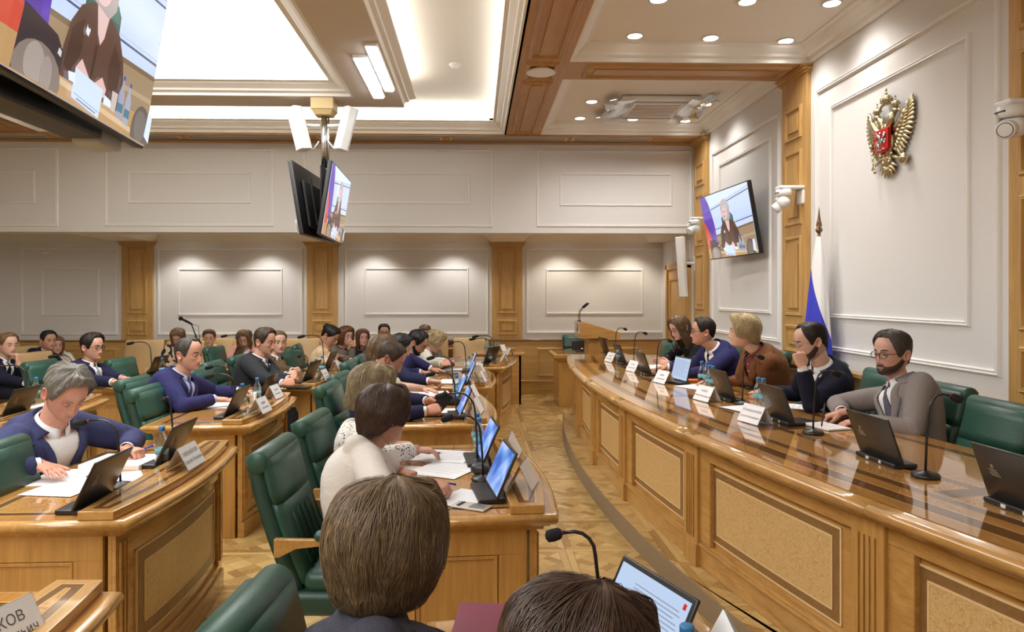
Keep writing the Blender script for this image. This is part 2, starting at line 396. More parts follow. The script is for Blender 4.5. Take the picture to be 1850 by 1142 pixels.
beam(-6.1, -5.6, YN, 9.30, ((-6.02, -5.68, 4.0, 9.1),), True)
def crown(mb, x0, x1, y0, y1, z0, dz, w, mat=0):
    "white stepped crown running round the inside of a rectangle, rising inwards"
    prof = [(0, 0), (.12, 0), (.16, .22), (.35, .34), (.40, .5), (.72, .78), (.78, .9), (1, .92), (1, 1)]
    c = [(x0, y0, 1, 1), (x1, y0, -1, 1), (x1, y1, -1, -1), (x0, y1, 1, -1)]
    rings = [[(x+sx*q*w, y+sy*q*w, z0+h*dz) for q, h in prof] for x, y, sx, sy in c]
    n = len(prof); v = [p for r in rings for p in r]; f = []
    for i in range(4):
        j = (i+1) % 4
        for k in range(n-1): f.append((i*n+k, j*n+k, j*n+k+1, i*n+k+1))
    return mb.add(v, f, mat)
ZP = 3.83
for y0, y1 in ((6.90, 9.30), (3.92, 6.38), (YN, 3.40)):
    trim(crown(MB(), .84, XR, y0, y1, ZC, ZP-ZC, .16), M_white)
struct('ceiling_side', MB().box(.84, XR, YN, 9.30, ZP, ZP+.1), M_ceil)
struct('ceiling_edge', MB().box(XL, -6.1, YN, 9.30, ZC+.1, ZP+.1), M_ceil)
TX0, TX1, TY1 = -5.6, .37, 9.30; ZT = 4.06
trim(crown(MB(), TX0, TX1, YN, TY1, ZC, .15, .15), M_white)
struct('ceiling', MB().box(TX0-.3, TX1+.3, YN, TY1+.2, ZT, ZT+.1), M_white)
trim(MB().box(TX0-.02, TX0, YN, TY1, ZC, ZT).box(TX1, TX1+.02, YN, TY1, ZC, ZT).box(TX0, TX1, TY1, TY1+.02, ZC, ZT), M_white)
# dropped frame that carries the luminous panel
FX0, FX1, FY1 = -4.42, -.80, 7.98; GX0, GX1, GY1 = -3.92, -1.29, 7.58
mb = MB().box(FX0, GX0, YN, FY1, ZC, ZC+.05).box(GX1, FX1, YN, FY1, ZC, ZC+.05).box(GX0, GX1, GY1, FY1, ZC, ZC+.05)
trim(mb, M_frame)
def outer_crown(mb, x0, x1, y0, y1, z0, dz, w):
    prof = [(0, 0), (.1, .3), (.4, .4), (.45, .6), (.9, .8), (1, .85), (1, 1)]
    c = [(x0, y0, -1, -1), (x1, y0, 1, -1), (x1, y1, 1, 1), (x0, y1, -1, 1)]
    rings = [[(x+sx*q*w, y+sy*q*w, z0+h*dz) for q, h in prof] for x, y, sx, sy in c]
    n = len(prof); v = [p for r in rings for p in r]; f = []
    for i in (0, 1, 2, 3):
        j = (i+1) % 4
        for k in range(n-1): f.append((i*n+k, j*n+k, j*n+k+1, i*n+k+1))
    return mb.add(v, f)
trim(outer_crown(MB(), FX0, FX1, YN, FY1, ZC+.02, .13, .12), M_white)
trim(crown(MB(), GX0, GX1, YN, GY1, ZC, .12, .22), M_white)
lp = thing('luminous_ceiling_panel', 'large glowing white panel set in the dropped ceiling frame', 'light', ((GX0+GX1)/2, (YN+GY1)/2, ZC+.12))
MB().box(GX0+.2-(GX0+GX1)/2, GX1-.2-(GX0+GX1)/2, YN-(YN+GY1)/2, GY1-.2-(YN+GY1)/2, 0, .03).build('diffuser', emis('luminous_panel', (1, .985, .95), LUM), lp)
# cove light strips hidden on top of the crowns
M_cove = emis('cove_strip', (1, .95, .84), COVE)
def cove(name, lab, x0, x1, y0, y1, z): tag(MB().box(x0, x1, y0, y1, z, z+.015).build(name, M_cove), lab, 'light')
cove('cove_light', 'hidden cove light strip along the wooden beam', TX1-.09, TX1-.04, YN+.1, TY1-.2, ZC+.165)
cove('cove_light', 'hidden cove light strip along the far cornice', TX0+.2, TX1-.2, TY1-.09, TY1-.04, ZC+.165)
cove('cove_light', 'hidden cove light strip along the distant wooden beam', TX0+.04, TX0+.09, YN+.1, TY1-.2, ZC+.165)
cove('cove_light', 'hidden cove light strip on the inner frame, beam side', FX1-.02, FX1+.05, YN+.1, FY1, ZC+.16)
cove('cove_light', 'hidden cove light strip on the inner frame, far side', FX0, FX1, FY1-.02, FY1+.05, ZC+.16)
# linear lamp on the frame, plus an added emissive strip for its spilled glow
M_tube = emis('tube_lamp_and_glow', (.90, .95, 1), 9)
for (x, y0, y1, w, lab) in ((-1.01, 6.25, 7.45, .055, 'slim bright linear lamp mounted under the ceiling frame'), (-.87, 5.95, 7.20, .045, 'added glowing strip for the lamp glow along the outer edge of the ceiling frame')):
    t = thing('ceiling_lamp_and_glow', lab, 'light', (x, (y0+y1)/2, ZC)); h = (y1-y0)/2
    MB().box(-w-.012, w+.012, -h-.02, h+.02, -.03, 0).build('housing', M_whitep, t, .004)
    MB().rbox(-w, w, -h, h, -.05, -.03, .009).build('tube', M_tube, t)  # on the outer strip, housing and tube are made up to carry the glow
# downlights
M_down = emis('downlight_disc', (1, .96, .9), 8)
DL = {(1147, 64): 'middle row, beam end', (1284, 68): 'middle row, centre', (1420, 73): 'middle row, wall end', (1190, -2): 'front row, beam end', (1350, 2): 'front row, centre', (1503, 5): 'front row, wall end',
      (1069, 183): 'before the air conditioner, beam side', (1275, 188): 'before the air conditioner, wall side', (1048, 213): 'behind the air conditioner, beam end', (1143, 215): 'behind the air conditioner, middle', (1238, 218): 'behind the air conditioner, wall end'}
dl0 = None; k = 0
for (u, v), lab in DL.items():
    p = W(u, v, z=ZP); p.z = ZP; L = 'round recessed downlight, ' + lab
    if dl0 is None:
        dl0 = thing('downlight', L, 'light', p, 0, 'round downlights in the side ceiling')
        MB().lathe([(.062, -.001), (.078, -.001), (.080, -.006), (.062, -.008)], 24).build('trim_ring', M_whitep, dl0)
        MB().lathe([(.0001, -.011), (.060, -.010), (.062, -.007), (.0001, -.007)], 24).build('lamp_disc', M_down, dl0)
    else: copy_tree(dl0, L, p)
    light('downlight_beam', 'SPOT', (p.x, p.y, p.z-.03), DLW, color=(1, .96, .90), spot_size=radians(140), spot_blend=1.0, shadow_soft_size=.10)
# wall washers under the balcony
ww0 = None
for i, x in enumerate((-4.55, -3.30, -1.62, -.35, 1.35, 2.45)):
    L = 'small recessed spot in the balcony soffit, ' + ['first', 'second', 'third', 'fourth', 'fifth', 'sixth'][i] + ' from the dim end'
    p = (x, YF-.42, ZB+.13)
    if ww0 is None:
        ww0 = thing('balcony_spot', L, 'light', p, 0, 'spots under the balcony'); MB().lathe([(.0001, -.006), (.05, -.006), (.055, 0), (.0001, 0)], 16).build('lamp_disc', M_down, ww0)
    else: copy_tree(ww0, L, p)
    light('balcony_spot_beam', 'SPOT', (x, YF-.42, ZB+.10), WWW, color=(1, .95, .88) if i < 4 else (1, .90, .74), spot_size=radians(110), spot_blend=.6, shadow_soft_size=.05)
# smoke detector, beam loudspeaker
t = thing('smoke_detector', 'small white smoke detector on the cove ceiling', 'detector', (W(822, 116, z=ZT).x, W(822, 116, z=ZT).y, ZT))
MB().lathe([(.0001, -.045), (.03, -.045), (.04, -.03), (.045, -.02), (.06, -.018), (.065, 0), (.0001, 0)], 20).build('housing', M_whitep, t)
p = W(975, 137, z=ZC)
t = thing('ceiling_speaker', 'round white loudspeaker set where the wooden beams cross', 'speaker', (.605, 6.64, ZC-.012))
MB().lathe([(.115, -.012), (.135, -.012), (.14, 0), (.115, 0)], 28).build('ring', M_whitep, t)
MB().lathe([(.0001, -.010), (.115, -.008), (.115, 0), (.0001, 0)], 28).build('grill', M_grill, t)
# air conditioner cassette with plastic sheeting
p = W(1180, 190, z=ZP)
t = thing('air_conditioner', 'square ceiling air conditioner cassette half wrapped in plastic sheeting', 'air conditioner', (p.x, p.y, ZP-.004))
mb = MB().rbox(-.45, .45, -.45, .45, -.06, 0, .03); mb.build('cassette_body', M_whitep, t)
mb = MB()
for k in range(9): mb.box(-.26, .26, -.25+k*.06, -.23+k*.06, -.068, -.058)
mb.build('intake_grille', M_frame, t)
mb = MB()
for a in (-1, 1): mb.box(-.3, .3, a*.36-.03, a*.36+.03, -.066, -.058); mb.box(a*.36-.03, a*.36+.03, -.3, .3, -.066, -.058)
mb.build('louvre', M_grey, t)
for s_ in (-1, 1):
    mb = MB(); rings = []
    for k in range(9):
        y = -.55+k*.13; rings.append([(s_*(.30), y, -.075), (s_*(.42+.02*sin(k*2)), y, -.10-.02*sin(k*1.7)), (s_*(.58+.04*sin(k*1.3+s_)), y+.03*sin(k), -.07-.03*cos(k*2.1)), (s_*(.50), y, -.005)])
    mb.loft(rings, 0, True, False, False); mb.build('plastic_sheet', M_sheet, t)
# white box on the far wall
tag(MB().rbox(-6.86, -6.74, YF-.06, YF, 2.24, 2.29, .01).build('wall_sensor', M_whitep), 'small white sensor box high on the dim far wall panel', 'sensor')
# ------------------------------------------------------------------ dais platform
def Xf(y): return 1.04+(y-6.34)**2/34
def DP(y, d, z):
    s = (y-6.34)/17; n = 1/sqrt(1+s*s)
    return (Xf(y)-d*n, y+d*s*n, z)
def cstrip(mb, y0, y1, prof, n=None, mat=0, smooth=False, caps=True):
    n = n or max(2, int((y1-y0)/.12)); m = len(prof)
    rings = [[DP(y0+(y1-y0)*i/n, d, z) for d, z in prof] for i in range(n+1)]
    return mb.loft(rings, mat, smooth, caps)
def cbox(mb, y0, y1, d0, d1, z0, z1, mat=0): return cstrip(mb, y0, y1, [(d0, z0), (d0, z1), (d1, z1), (d1, z0)], None, mat)
ys = [YN+.02+i*(9.05-YN)/40 for i in range(41)]
poly = [DP(y, .14, 0)[:2] for y in ys]+[(XR, 9.05), (XR, YN+.02)]
struct('floor_dais', MB().prism(poly, .004, .12), M_floor)
mb = MB(); rings = [[DP(y, d, z) for d, z in ((.143, 0), (.143, .122), (.13, .122))] for y in ys]
mb.loft(rings, 0, False, False, False); trim(mb, M_kick)
# ================================================================== DAIS TABLE
ZT_D = .855
dais = thing('dais_table', 'long curved presidium table with burl front panels and mirror-polished top', 'table', (0, 0, 0))
J = [9.0-.18, 7.40, 6.20, 5.12, 3.87, 2.52, 1.22]
for i in range(len(J)-1):
    y1, y0 = J[i], J[i+1]
    mb = MB(); cbox(mb, y0, y1, -.06, -.03, .12, .79)                      # recessed backing
    cbox(mb, y0, y1, -.03, 0, .12, .26); cbox(mb, y0, y1, -.03, 0, .71, .79)
    cbox(mb, y0, y0+.10, -.03, 0, .26, .71); cbox(mb, y1-.12, y1, -.03, 0, .26, .71)
    cbox(mb, y0, y1, 0, .012, .235, .25)
    mb.build('front_panel', M_hony, dais, .004)
    a, b_ = y0+.30, y1-.15
    mb = MB()                                                                # dark band framed in pale lines
    cbox(mb, a-.045, b_+.045, -.03, -.026, .295, .675, 1)
    for (p, q, r, s) in ((a-.05, b_+.05, .29, .298), (a-.05, b_+.05, .672, .68)): cbox(mb, p, q, -.03, -.024, r, s, 0)
    for (p, q) in ((a-.05, a-.042), (b_+.042, b_+.05)): cbox(mb, p, q, -.03, -.024, .29, .68, 0)
    for (p, q, r, s) in ((a, b_, .335, .342), (a, b_, .628, .635)): cbox(mb, p, q, -.03, -.023, r, s, 0)
    for (p, q) in ((a, a+.007), (b_-.007, b_)): cbox(mb, p, q, -.03, -.023, .335, .635, 0)
    mb.build('inlay_band', [M_line, M_dark], dais)
    mb = MB(); cbox(mb, a+.007, b_-.007, -.03, -.024, .342, .628); mb.build('burl_panel', M_burl, dais)
    mb = MB(); cbox(mb, y1-.01, y1+.15, -.05, .018, .12, .80)
    mb.build('pilaster', M_honz, dais, .004)
    mb = MB()
    for k in range(4): cbox(mb, y1+.028+k*.026, y1+.040+k*.026, .018, .026, .27, .72)
    cbox(mb, y1-.01, y1+.15, .018, .026, .12, .24); mb.build('pilaster_flute', M_honz, dais, .003)
    prof = [(-.02, .775), (.03, .78), (.035, .792), (.055, .797), (.06, .806), (.078, .81), (.092, .82), (.097, .833), (.092, .846), (.078, .855), (.055, .858), (.045, .864), (-.02, .864)]
    mb = MB(); cstrip(mb, y0+.002, y1-.002, prof, smooth=True); mb.build('edge_moulding', M_hony, dais)
# top: strips of inlay following the curve
prof_d = [(.045, -.03, 0), (-.03, -.036, 2), (-.036, -.11, 1), (-.11, -.118, 2), (-.118, -.185, 0), (-.185, -.235, 1), (-.235, -.242, 2), (-.242, -.42, 3), (-.42, -.47, 1), (-.47, -.88, 3), (-.88, -.887, 2), (-.887, -.94, 1), (-.94, -1.05, 0)]
mb = MB(); ya, yb = 1.0, J[0]; n = 90
cols = sorted({round(v, 4) for p in prof_d for v in p[:2]}, reverse=True)
V = [DP(ya+(yb-ya)*i/n, d, .866) for i in range(n+1) for d in cols]; m = len(cols)
for i in range(n):
    for j in range(m-1):
        dm = (cols[j]+cols[j+1])/2; mat = [p[2] for p in prof_d if p[0] >= dm >= p[1]][0]
        if mat == 3 and any(abs(ya+(yb-ya)*(i+.5)/n-q) < .05 for q in J): mat = 1
        mb.F.append((i*m+j, i*m+j+1, (i+1)*m+j+1, (i+1)*m+j)); mb.M.append(mat); mb.S.append(False)
mb.V = V
cstrip(mb, ya, yb, [(-.02, .82), (-.02, .8655), (-1.05, .8655), (-1.05, .82)], 60, 0)
mb.build('tabletop', [M_topw, M_topd, M_topl, M_topb], dais)
# far end of the dais
mb = MB(); P0 = Vector(DP(J[0], .0, 0)); P1 = Vector(DP(J[0], -1.0, 0)); dr = (P1-P0).normalized(); nn = Vector((-dr.y, dr.x, 0))
if nn.y < 0: nn = -nn
v = lambda s, h, z: tuple(P0+dr*s+nn*h+Vector((0, 0, z)))
mb.loft([[v(s, h, z) for h, z in ((-.03, .12), (-.03, .79), (.0, .79), (.0, .12))] for s in (0, 1.0)], 0, False); mb.build('end_panel', M_honz, dais)
mb = MB(); mb.loft([[v(s, d-.02, z) for d, z in prof] for s in (-.05, 1.03)], 0, True); mb.build('end_moulding', M_honx, dais)
mb = MB(); cbox(mb, 1.0, J[0], -.98, -.95, .795, .82); mb.build('apron', M_hony, dais)

# ================================================================== MEMBERS' DESKS
def desk(label, N, F, depth=.70, bulge=.06, z=.755, group='two-seat desks'):
    "two-seat desk; N, F: near and far corners of its front edge; the front bulges away from the seats"
    N = Vector((*N, 0)); F = Vector((*F, 0)); ax = (F-N); L = ax.length; ang = atan2(ax.y, ax.x)-pi/2
    t = thing('member_desk', label, 'desk', N, ang, group)
    # local frame: +y along the front towards the far end, +x out of the front
    arc = lambda y, o=0: bulge*4*max(0, y)*(max(0, L-y))/L**2+o
    ns = 12
    front = [(arc(L*i/ns), L*i/ns) for i in range(ns+1)]
    outline = front+[(-depth, L), (-depth, 0)]
    def offs(pl, o):
        n = len(pl); r = []
        for i in range(n):
            a, b, c = Vector(pl[i-1]), Vector(pl[i]), Vector(pl[(i+1) % n])
            d1 = (b-a).normalized(); d2 = (c-b).normalized(); n1 = Vector((d1.y, -d1.x)); n2 = Vector((d2.y, -d2.x))
            m = (n1+n2).normalized(); k = max(.4, m.dot(n1)); p = b+m*(o/k); r.append((p.x, p.y))
        return r
    ar = sum(outline[i-1][0]*outline[i][1]-outline[i][0]*outline[i-1][1] for i in range(len(outline)))
    if ar > 0: pass
    else: outline.reverse()
    sgn = 1
    rings = []
    for o, zz in ((-.075, z-.075), (-.06, z-.074), (-.055, z-.06), (-.035, z-.054), (-.03, z-.045), (-.012, z-.042), (-.002, z-.03), (0, z-.018), (-.006, z-.006), (-.018, z), (-.03, z)):
        rings.append([(p[0], p[1], zz) for p in offs(outline, o*sgn)])
    mb = MB(); mb.loft(rings, 0, True, False, True); mb.build('edge_moulding', M_hony, t)
    mb = MB(); lv = [-.028, -.085, -.092, -.125, -.132]; ms = [0, 2, 1, 2]
    rr = [[(p[0], p[1], z+.0005) for p in offs(outline, o*sgn)] for o in lv]
    for k in range(4): mb.loft([rr[k], rr[k+1]], ms[k], False, False)
    nn_ = len(rr[4]); mb.add(rr[4], [tuple(range(nn_))], 3)
    mb.build('desktop', [M_topw, M_topd, M_topl, M_topb], t)
    # raised ledge along the front
    a, b = -.215, -.055; y0, y1 = .0+.015, L-.015
    pts = [(arc(y0+(y1-y0)*i/ns, b), y0+(y1-y0)*i/ns) for i in range(ns+1)]; bk = [(arc(L/2, a)-.03, y1), (arc(L/2, a)-.03, y0)]
    led = pts+bk; ar = sum(led[i-1][0]*led[i][1]-led[i][0]*led[i-1][1] for i in range(len(led)))
    if ar < 0: led.reverse()
    mb = MB(); mb.prism(led, z+.001, z+.034, 0)
    for o, m, h in ((-.032, 2, .0345), (-.037, 1, .035), (-.062, 2, .0355), (-.066, 3, .036)):
        q = offs(led, o); mb.add([(p[0], p[1], z+h) for p in q], [tuple(range(len(q)))], m)
    mb.build('name_card_ledge', [M_hony, M_topd, M_topl, M_topb], t, .003)
    # body
    fx = -.085
    mb = MB(); n = 10
    def fs(y0, y1, d0, d1, z0, z1, mat=0):
        rg = [[(arc(y0+(y1-y0)*i/n, d0), y0+(y1-y0)*i/n, z0), (arc(y0+(y1-y0)*i/n, d1), y0+(y1-y0)*i/n, z0), (arc(y0+(y1-y0)*i/n, d1), y0+(y1-y0)*i/n, z1), (arc(y0+(y1-y0)*i/n, d0), y0+(y1-y0)*i/n, z1)] for i in range(n+1)]
        mb.loft(rg, mat, False)
    e0, e1 = .075, L-.075; zt = z-.07
    fs(e0, e1, fx-.03, fx-.015, 0, zt); fs(e0, e1, fx-.015, fx, 0, .14); fs(e0, e1, fx-.015, fx, zt-.07, zt)
    fs(e0, e0+.09, fx-.015, fx, .14, zt-.07); fs(e1-.09, e1, fx-.015, fx, .14, zt-.07); fs(e0, e1, fx, fx+.012, .0, .10)
    for ye in (e0, e1-.085):
        for k in range(3): fs(ye+.018+k*.022, ye+.030+k*.022, fx, fx+.008, .16, zt-.04)
    mb.build('front_panel', M_hony, t, .003)
    mb = MB(); fs(e0+.15, e1-.15, fx-.015, fx-.010, .20, zt-.12, 1)
    for q in ((e0+.145, e1-.145, .195, .202), (e0+.145, e1-.145, zt-.122, zt-.115), (e0+.205, e1-.205, .255, .261), (e0+.205, e1-.205, zt-.181, zt-.175)): fs(q[0], q[1], fx-.015, fx-.007, q[2], q[3], 0)
    for q in ((e0+.145, e0+.152, .195, zt-.115), (e1-.152, e1-.145, .195, zt-.115), (e0+.205, e0+.211, .255, zt-.175), (e1-.211, e1-.205, .255, zt-.175)): fs(q[0], q[1], fx-.015, fx-.007, q[2], q[3], 0)
    mb.build('inlay_band', [M_line, M_dark], t)
    mb = MB(); fs(e0+.211, e1-.211, fx-.015, fx-.009, .261, zt-.181); mb.build('burl_panel', M_burl, t)
    for (ya, yb, s) in ((e0-.0, e0+.03, -1), (e1-.03, e1, 1)):
        mb = MB(); x0, x1 = -depth+.06, fx-.03; yo = ya if s < 0 else yb
        mb.box(x0, x1, ya, yb, 0, zt)
        g = lambda p, q, h: (p, yo+s*h, q)
        mb.box(x0, x1, min(yo, yo+s*.012), max(yo, yo+s*.012), 0, .13); mb.box(x0, x1, min(yo, yo+s*.012), max(yo, yo+s*.012), zt-.10, zt)
        for xa, xb in ((x0, x0+.09), (x1-.11, x1), ): mb.box(xa, xb, min(yo, yo+s*.012), max(yo, yo+s*.012), .13, zt-.10)
        frame_mb(mb, g, x0+.09, x1-.11, .13, zt-.10, w=.02, t=.010)
        mb.build('end_panel', M_honz, t, .003)
    return t
DESKS = {
 'A0': ('honey wood desk at the bottom edge, carrying the burgundy folder', (.74, .62), (.56, 1.96)),
 'A': ('honey wood desk where the women in white jacket and spotted blouse sit', (.318, 2.74), (.215, 4.07)),
 'A2': ('honey wood desk of the man holding a phone', (.125, 4.69), (.055, 6.02)),
 'A3': ('honey wood desk of the bearded man with glasses', (.14, 6.60), (.155, 7.98)),
 'A4': ('honey wood desk of the curly blonde woman, at the head of the aisle', (.33, 8.35), (.56, 9.72)),
 'L0': ('honey wood desk corner in the bottom corner carrying a single name card', (-1.05, .75), (-1.01, 2.08)),
 'L1': ('honey wood desk of the grey haired man reading papers', (-1.305, 2.70), (-1.33, 4.05)),
 'L2': ('honey wood desk of the balding man in navy suit', (-1.465, 4.67), (-1.495, 6.02)),
 'L3': ('honey wood desk of the smiling man in the dark suit', (-1.42, 6.57), (-1.35, 7.92)),
 'L4': ('honey wood desk of the woman writing in a beige jacket', (-1.30, 8.26), (-1.15, 9.60)),
 'U1': ('honey wood desk in the outer column, standing behind the grey haired man', (-2.95, 4.60), (-3.02, 5.98)),
 'U2': ('honey wood desk of the young man with glasses and patterned tie', (-3.0, 6.56), (-2.93, 7.92)),
 'U3': ('honey wood desk in the outer column before the women on tan seats', (-2.86, 8.28), (-2.70, 9.62)),
}
for k, (lab, N, F) in DESKS.items(): desk(lab, N, F)
def desk_pt(key, s, back):
    N, F = Vector((*DESKS[key][1], 0)), Vector((*DESKS[key][2], 0)); d = (F-N).normalized(); o = Vector((d.y, -d.x, 0))
    return N+(F-N)*s-o*back, atan2(o.y, o.x)
# small straight desk at the far end of the aisle
t = thing('side_table', 'plain straight wooden table by the far wainscot with bottles on it', 'table', (.36, 10.62, 0))
MB().rbox(-.42, .36, -.22, .22, .715, .755, .012).build('table_top', M_honx, t)
MB().box(-.36, .30, -.17, -.14, .0, .715).build('front_panel', M_honx, t)
for x in (-.36, .27): MB().box(x, x+.03, -.17, .18, 0, .715).build('leg', M_honz, t)
# secretary desk and lectern
t = thing('secretary_desk', 'boxy wooden desk with sloping edge beside the lectern', 'desk', (1.62, 10.5, 0))
mb = MB()
mb.loft([[(-.52+o, -.45+o, z), (.55-o, -.45+o, z), (.55-o, .40-o, z), (-.52+o, .40-o, z)] for o, z in ((.08, .0), (.08, .64), (.06, .65), (.0, .71), (0, .755))], 0, False); mb.build('desk_body', M_honz, t, .006)
MB().box(-.46, .48, -.38, .34, .755, .758).build('desk_top', M_topb, t)
t = thing('lectern', 'wooden lectern with sloping top box and gilt crest on its end', 'lectern', (1.62, 9.62, 0))
MB().box(-.13, .13, -.17, .17, .12, 1.03).build('column', M_honz, t, .005)
MB().box(-.26, .26, -.25, .25, 0, .12).build('base', M_honz, t, .008)
mb = MB(); poly = [(-.255, 1.025), (.285, 1.025), (.285, 1.10), (-.20, 1.245), (-.255, 1.245)]
v = [(x, y, z) for y in (-.26, .26) for x, z in poly]; n = 5
mb.add(v, [tuple(range(n)), tuple(range(2*n-1, n-1, -1))]+[(i, n+i, n+(i+1) % n, (i+1) % n) for i in range(n)]); mb.build('top_box', M_honx, t, .005)
mb = MB(); mb.lathe([(.0001, .010), (.03, .009), (.038, .004), (.04, 0)], 14, (-.256, 0, 1.15), Matrix.Rotation(-pi/2, 4, 'Y')); mb.ell((-.258, 0, 1.145), (.005, .035, .05)); mb.ell((-.258, .045, 1.165), (.004, .035, .04)); mb.ell((-.258, -.045, 1.165), (.004, .035, .04)); mb.ell((-.258, 0, 1.20), (.004, .02, .02)); mb.build('gilt_crest', M_gold, t)
for dy, lab in ((-.06, 'one'), (.06, 'two')):
    q = thing('lectern_microphone', 'thin black microphone on the lectern, ' + ('the one nearer the aisle' if dy < 0 else 'the one nearer the far wall'), 'microphone', (1.62-.225, 9.62+dy, 1.245))
    MB().lathe([(.0001, 0), (.02, 0), (.018, .012), (.0001, .014)], 12).build('base', M_black, q)
    MB().tube([(0, 0, .01), (-.0, 0, .09), (.012, 0, .14), (.05, 0, .185)], [.005]*4, 6).build('stem', M_black, q)
    MB().tube([(.05, 0, .185), (.085, 0, .215), (.12, 0, .245)], [.012, .013, .011], 8).build('head', M_foam, q)

# ================================================================== CHAIRS
def make_chair(label, H=.965, kind='green'):
    t = thing('office_chair', label, 'chair', (0, 0, 0), 0, 'green leather office chairs')
    g, g2 = M_green, M_green2
    W2 = .218
    MB().rbox(-.20, .27, -W2, W2, .385, .475, .04).build('seat', g, t)
    mb = MB(); mb.rbox(-.24, .26, -W2-.02, W2+.02, .30, .40, .03); mb.build('seat_shell', g2, t)
    # reclined backrest: side profile extruded, cushion in front
    bx = lambda z: -.215-.16*(max(0, z-.40)/.5)**1.15-.02*sin((z-.4)*6)
    zs = [.38+i*(H-.03-.38)/12 for i in range(13)]
    def slab(x_off0, x_off1, w0, w1, nm, mat, z0=0, z1=13, r=.35):
        mb = MB(); rings = []
        for z in zs[z0:z1]:
            f = (z-.38)/(H-.41); w = w0+(w1-w0)*f; a = bx(z)+x_off0; b = bx(z)+x_off1
            e = min(.025, abs(b-a)*.4); s = 1 if b > a else -1
            rings.append([(a+s*e, -w, z), (b-s*e, -w, z), (b, -w+e, z), (b+.008, 0, z), (b, w-e, z), (b-s*e, w, z), (a+s*e, w, z), (a, w-e, z), (a, 0, z), (a, -w+e, z)])
        mb.loft(rings, 0, True); return mb.build(nm, mat, t)
    slab(-.055, .02, W2+.005, W2-.01, 'back_shell', g2)
    slab(.0, .060, W2-.012, W2-.008, 'backrest', g, 1, 9)
    slab(.0, .060, W2-.006, W2-.006, 'headrest', g, 8, 13)
    # pleats in the lower cushion
    mb = MB()
    for k in range(6):
        y = -.15+k*.06; mb.tube([(bx(z)+.072, y, z) for z in zs[2:8]], [.004]*7, 5)
    mb.build('pleat_seam', g2, t)
    x = bx(H-.03); R = .048
    mb = MB(); n = 18
    mb.loft([[(x+.008+R*cos(2*pi*k/n)*s, y, H-R+R*sin(2*pi*k/n)*s) for k in range(n)] for y, s in ((-W2, .82), (-W2+.012, 1), (W2-.012, 1), (W2, .82))], 0, True)
    mb.build('head_roll', g, t)
    for s in (-1, 1):
        y = s*(W2+.056)
        a = MB().rbox(-.13, .23, y-.027, y+.027, .625, .665, .018); a = a.build('armrest', g, t)
        b = MB(); v = []
        for yy in (y-.012, y+.012): v += [(-.29, yy, .56), (-.27, yy, .56), (-.20, yy, .595), (-.06, yy, .61), (-.06, yy, .63), (-.29, yy, .635)]
        b.add(v, [tuple(range(6)), tuple(range(11, 5, -1))]+[(i, 6+i, 6+(i+1) % 6, (i+1) % 6) for i in range(6)])
        b.build('arm_bracket', [M_hony], a, .004); MB().box(.14, .17, y-.012, y+.012, .35, .63).build('arm_post', [M_hony], a, .004)
    MB().tube([(0, 0, .07), (0, 0, .32)], [.03, .03], 10).build('column', M_black, t)
    mb = MB()
    for k in range(5):
        a = 2*pi*k/5+.4; mb.tube([(0, 0, .10), (.13*cos(a), .13*sin(a), .105), (.27*cos(a), .27*sin(a), .075)], [.028, .024, .016], 8)
    mb.build('star_base', M_black, t)
    for k in range(5):
        a = 2*pi*k/5+.4; MB().lathe([(.0001, -.018), (.028, -.018), (.03, -.006), (.03, .006), (.028, .018), (.0001, .018)], 12, (.27*cos(a), .27*sin(a), .031), Matrix.Rotation(pi/2, 4, 'X')).build('caster', M_black, t)
    return t
ch0 = None
def chair(label, x, y, rz=0, z=0):
    global ch0
    if ch0 is None:
        ch0 = make_chair(label); ch0.location = (x, y, z); ch0.rotation_euler = (0, 0, rz); return ch0
    return copy_tree(ch0, label, (x, y, z), rz)
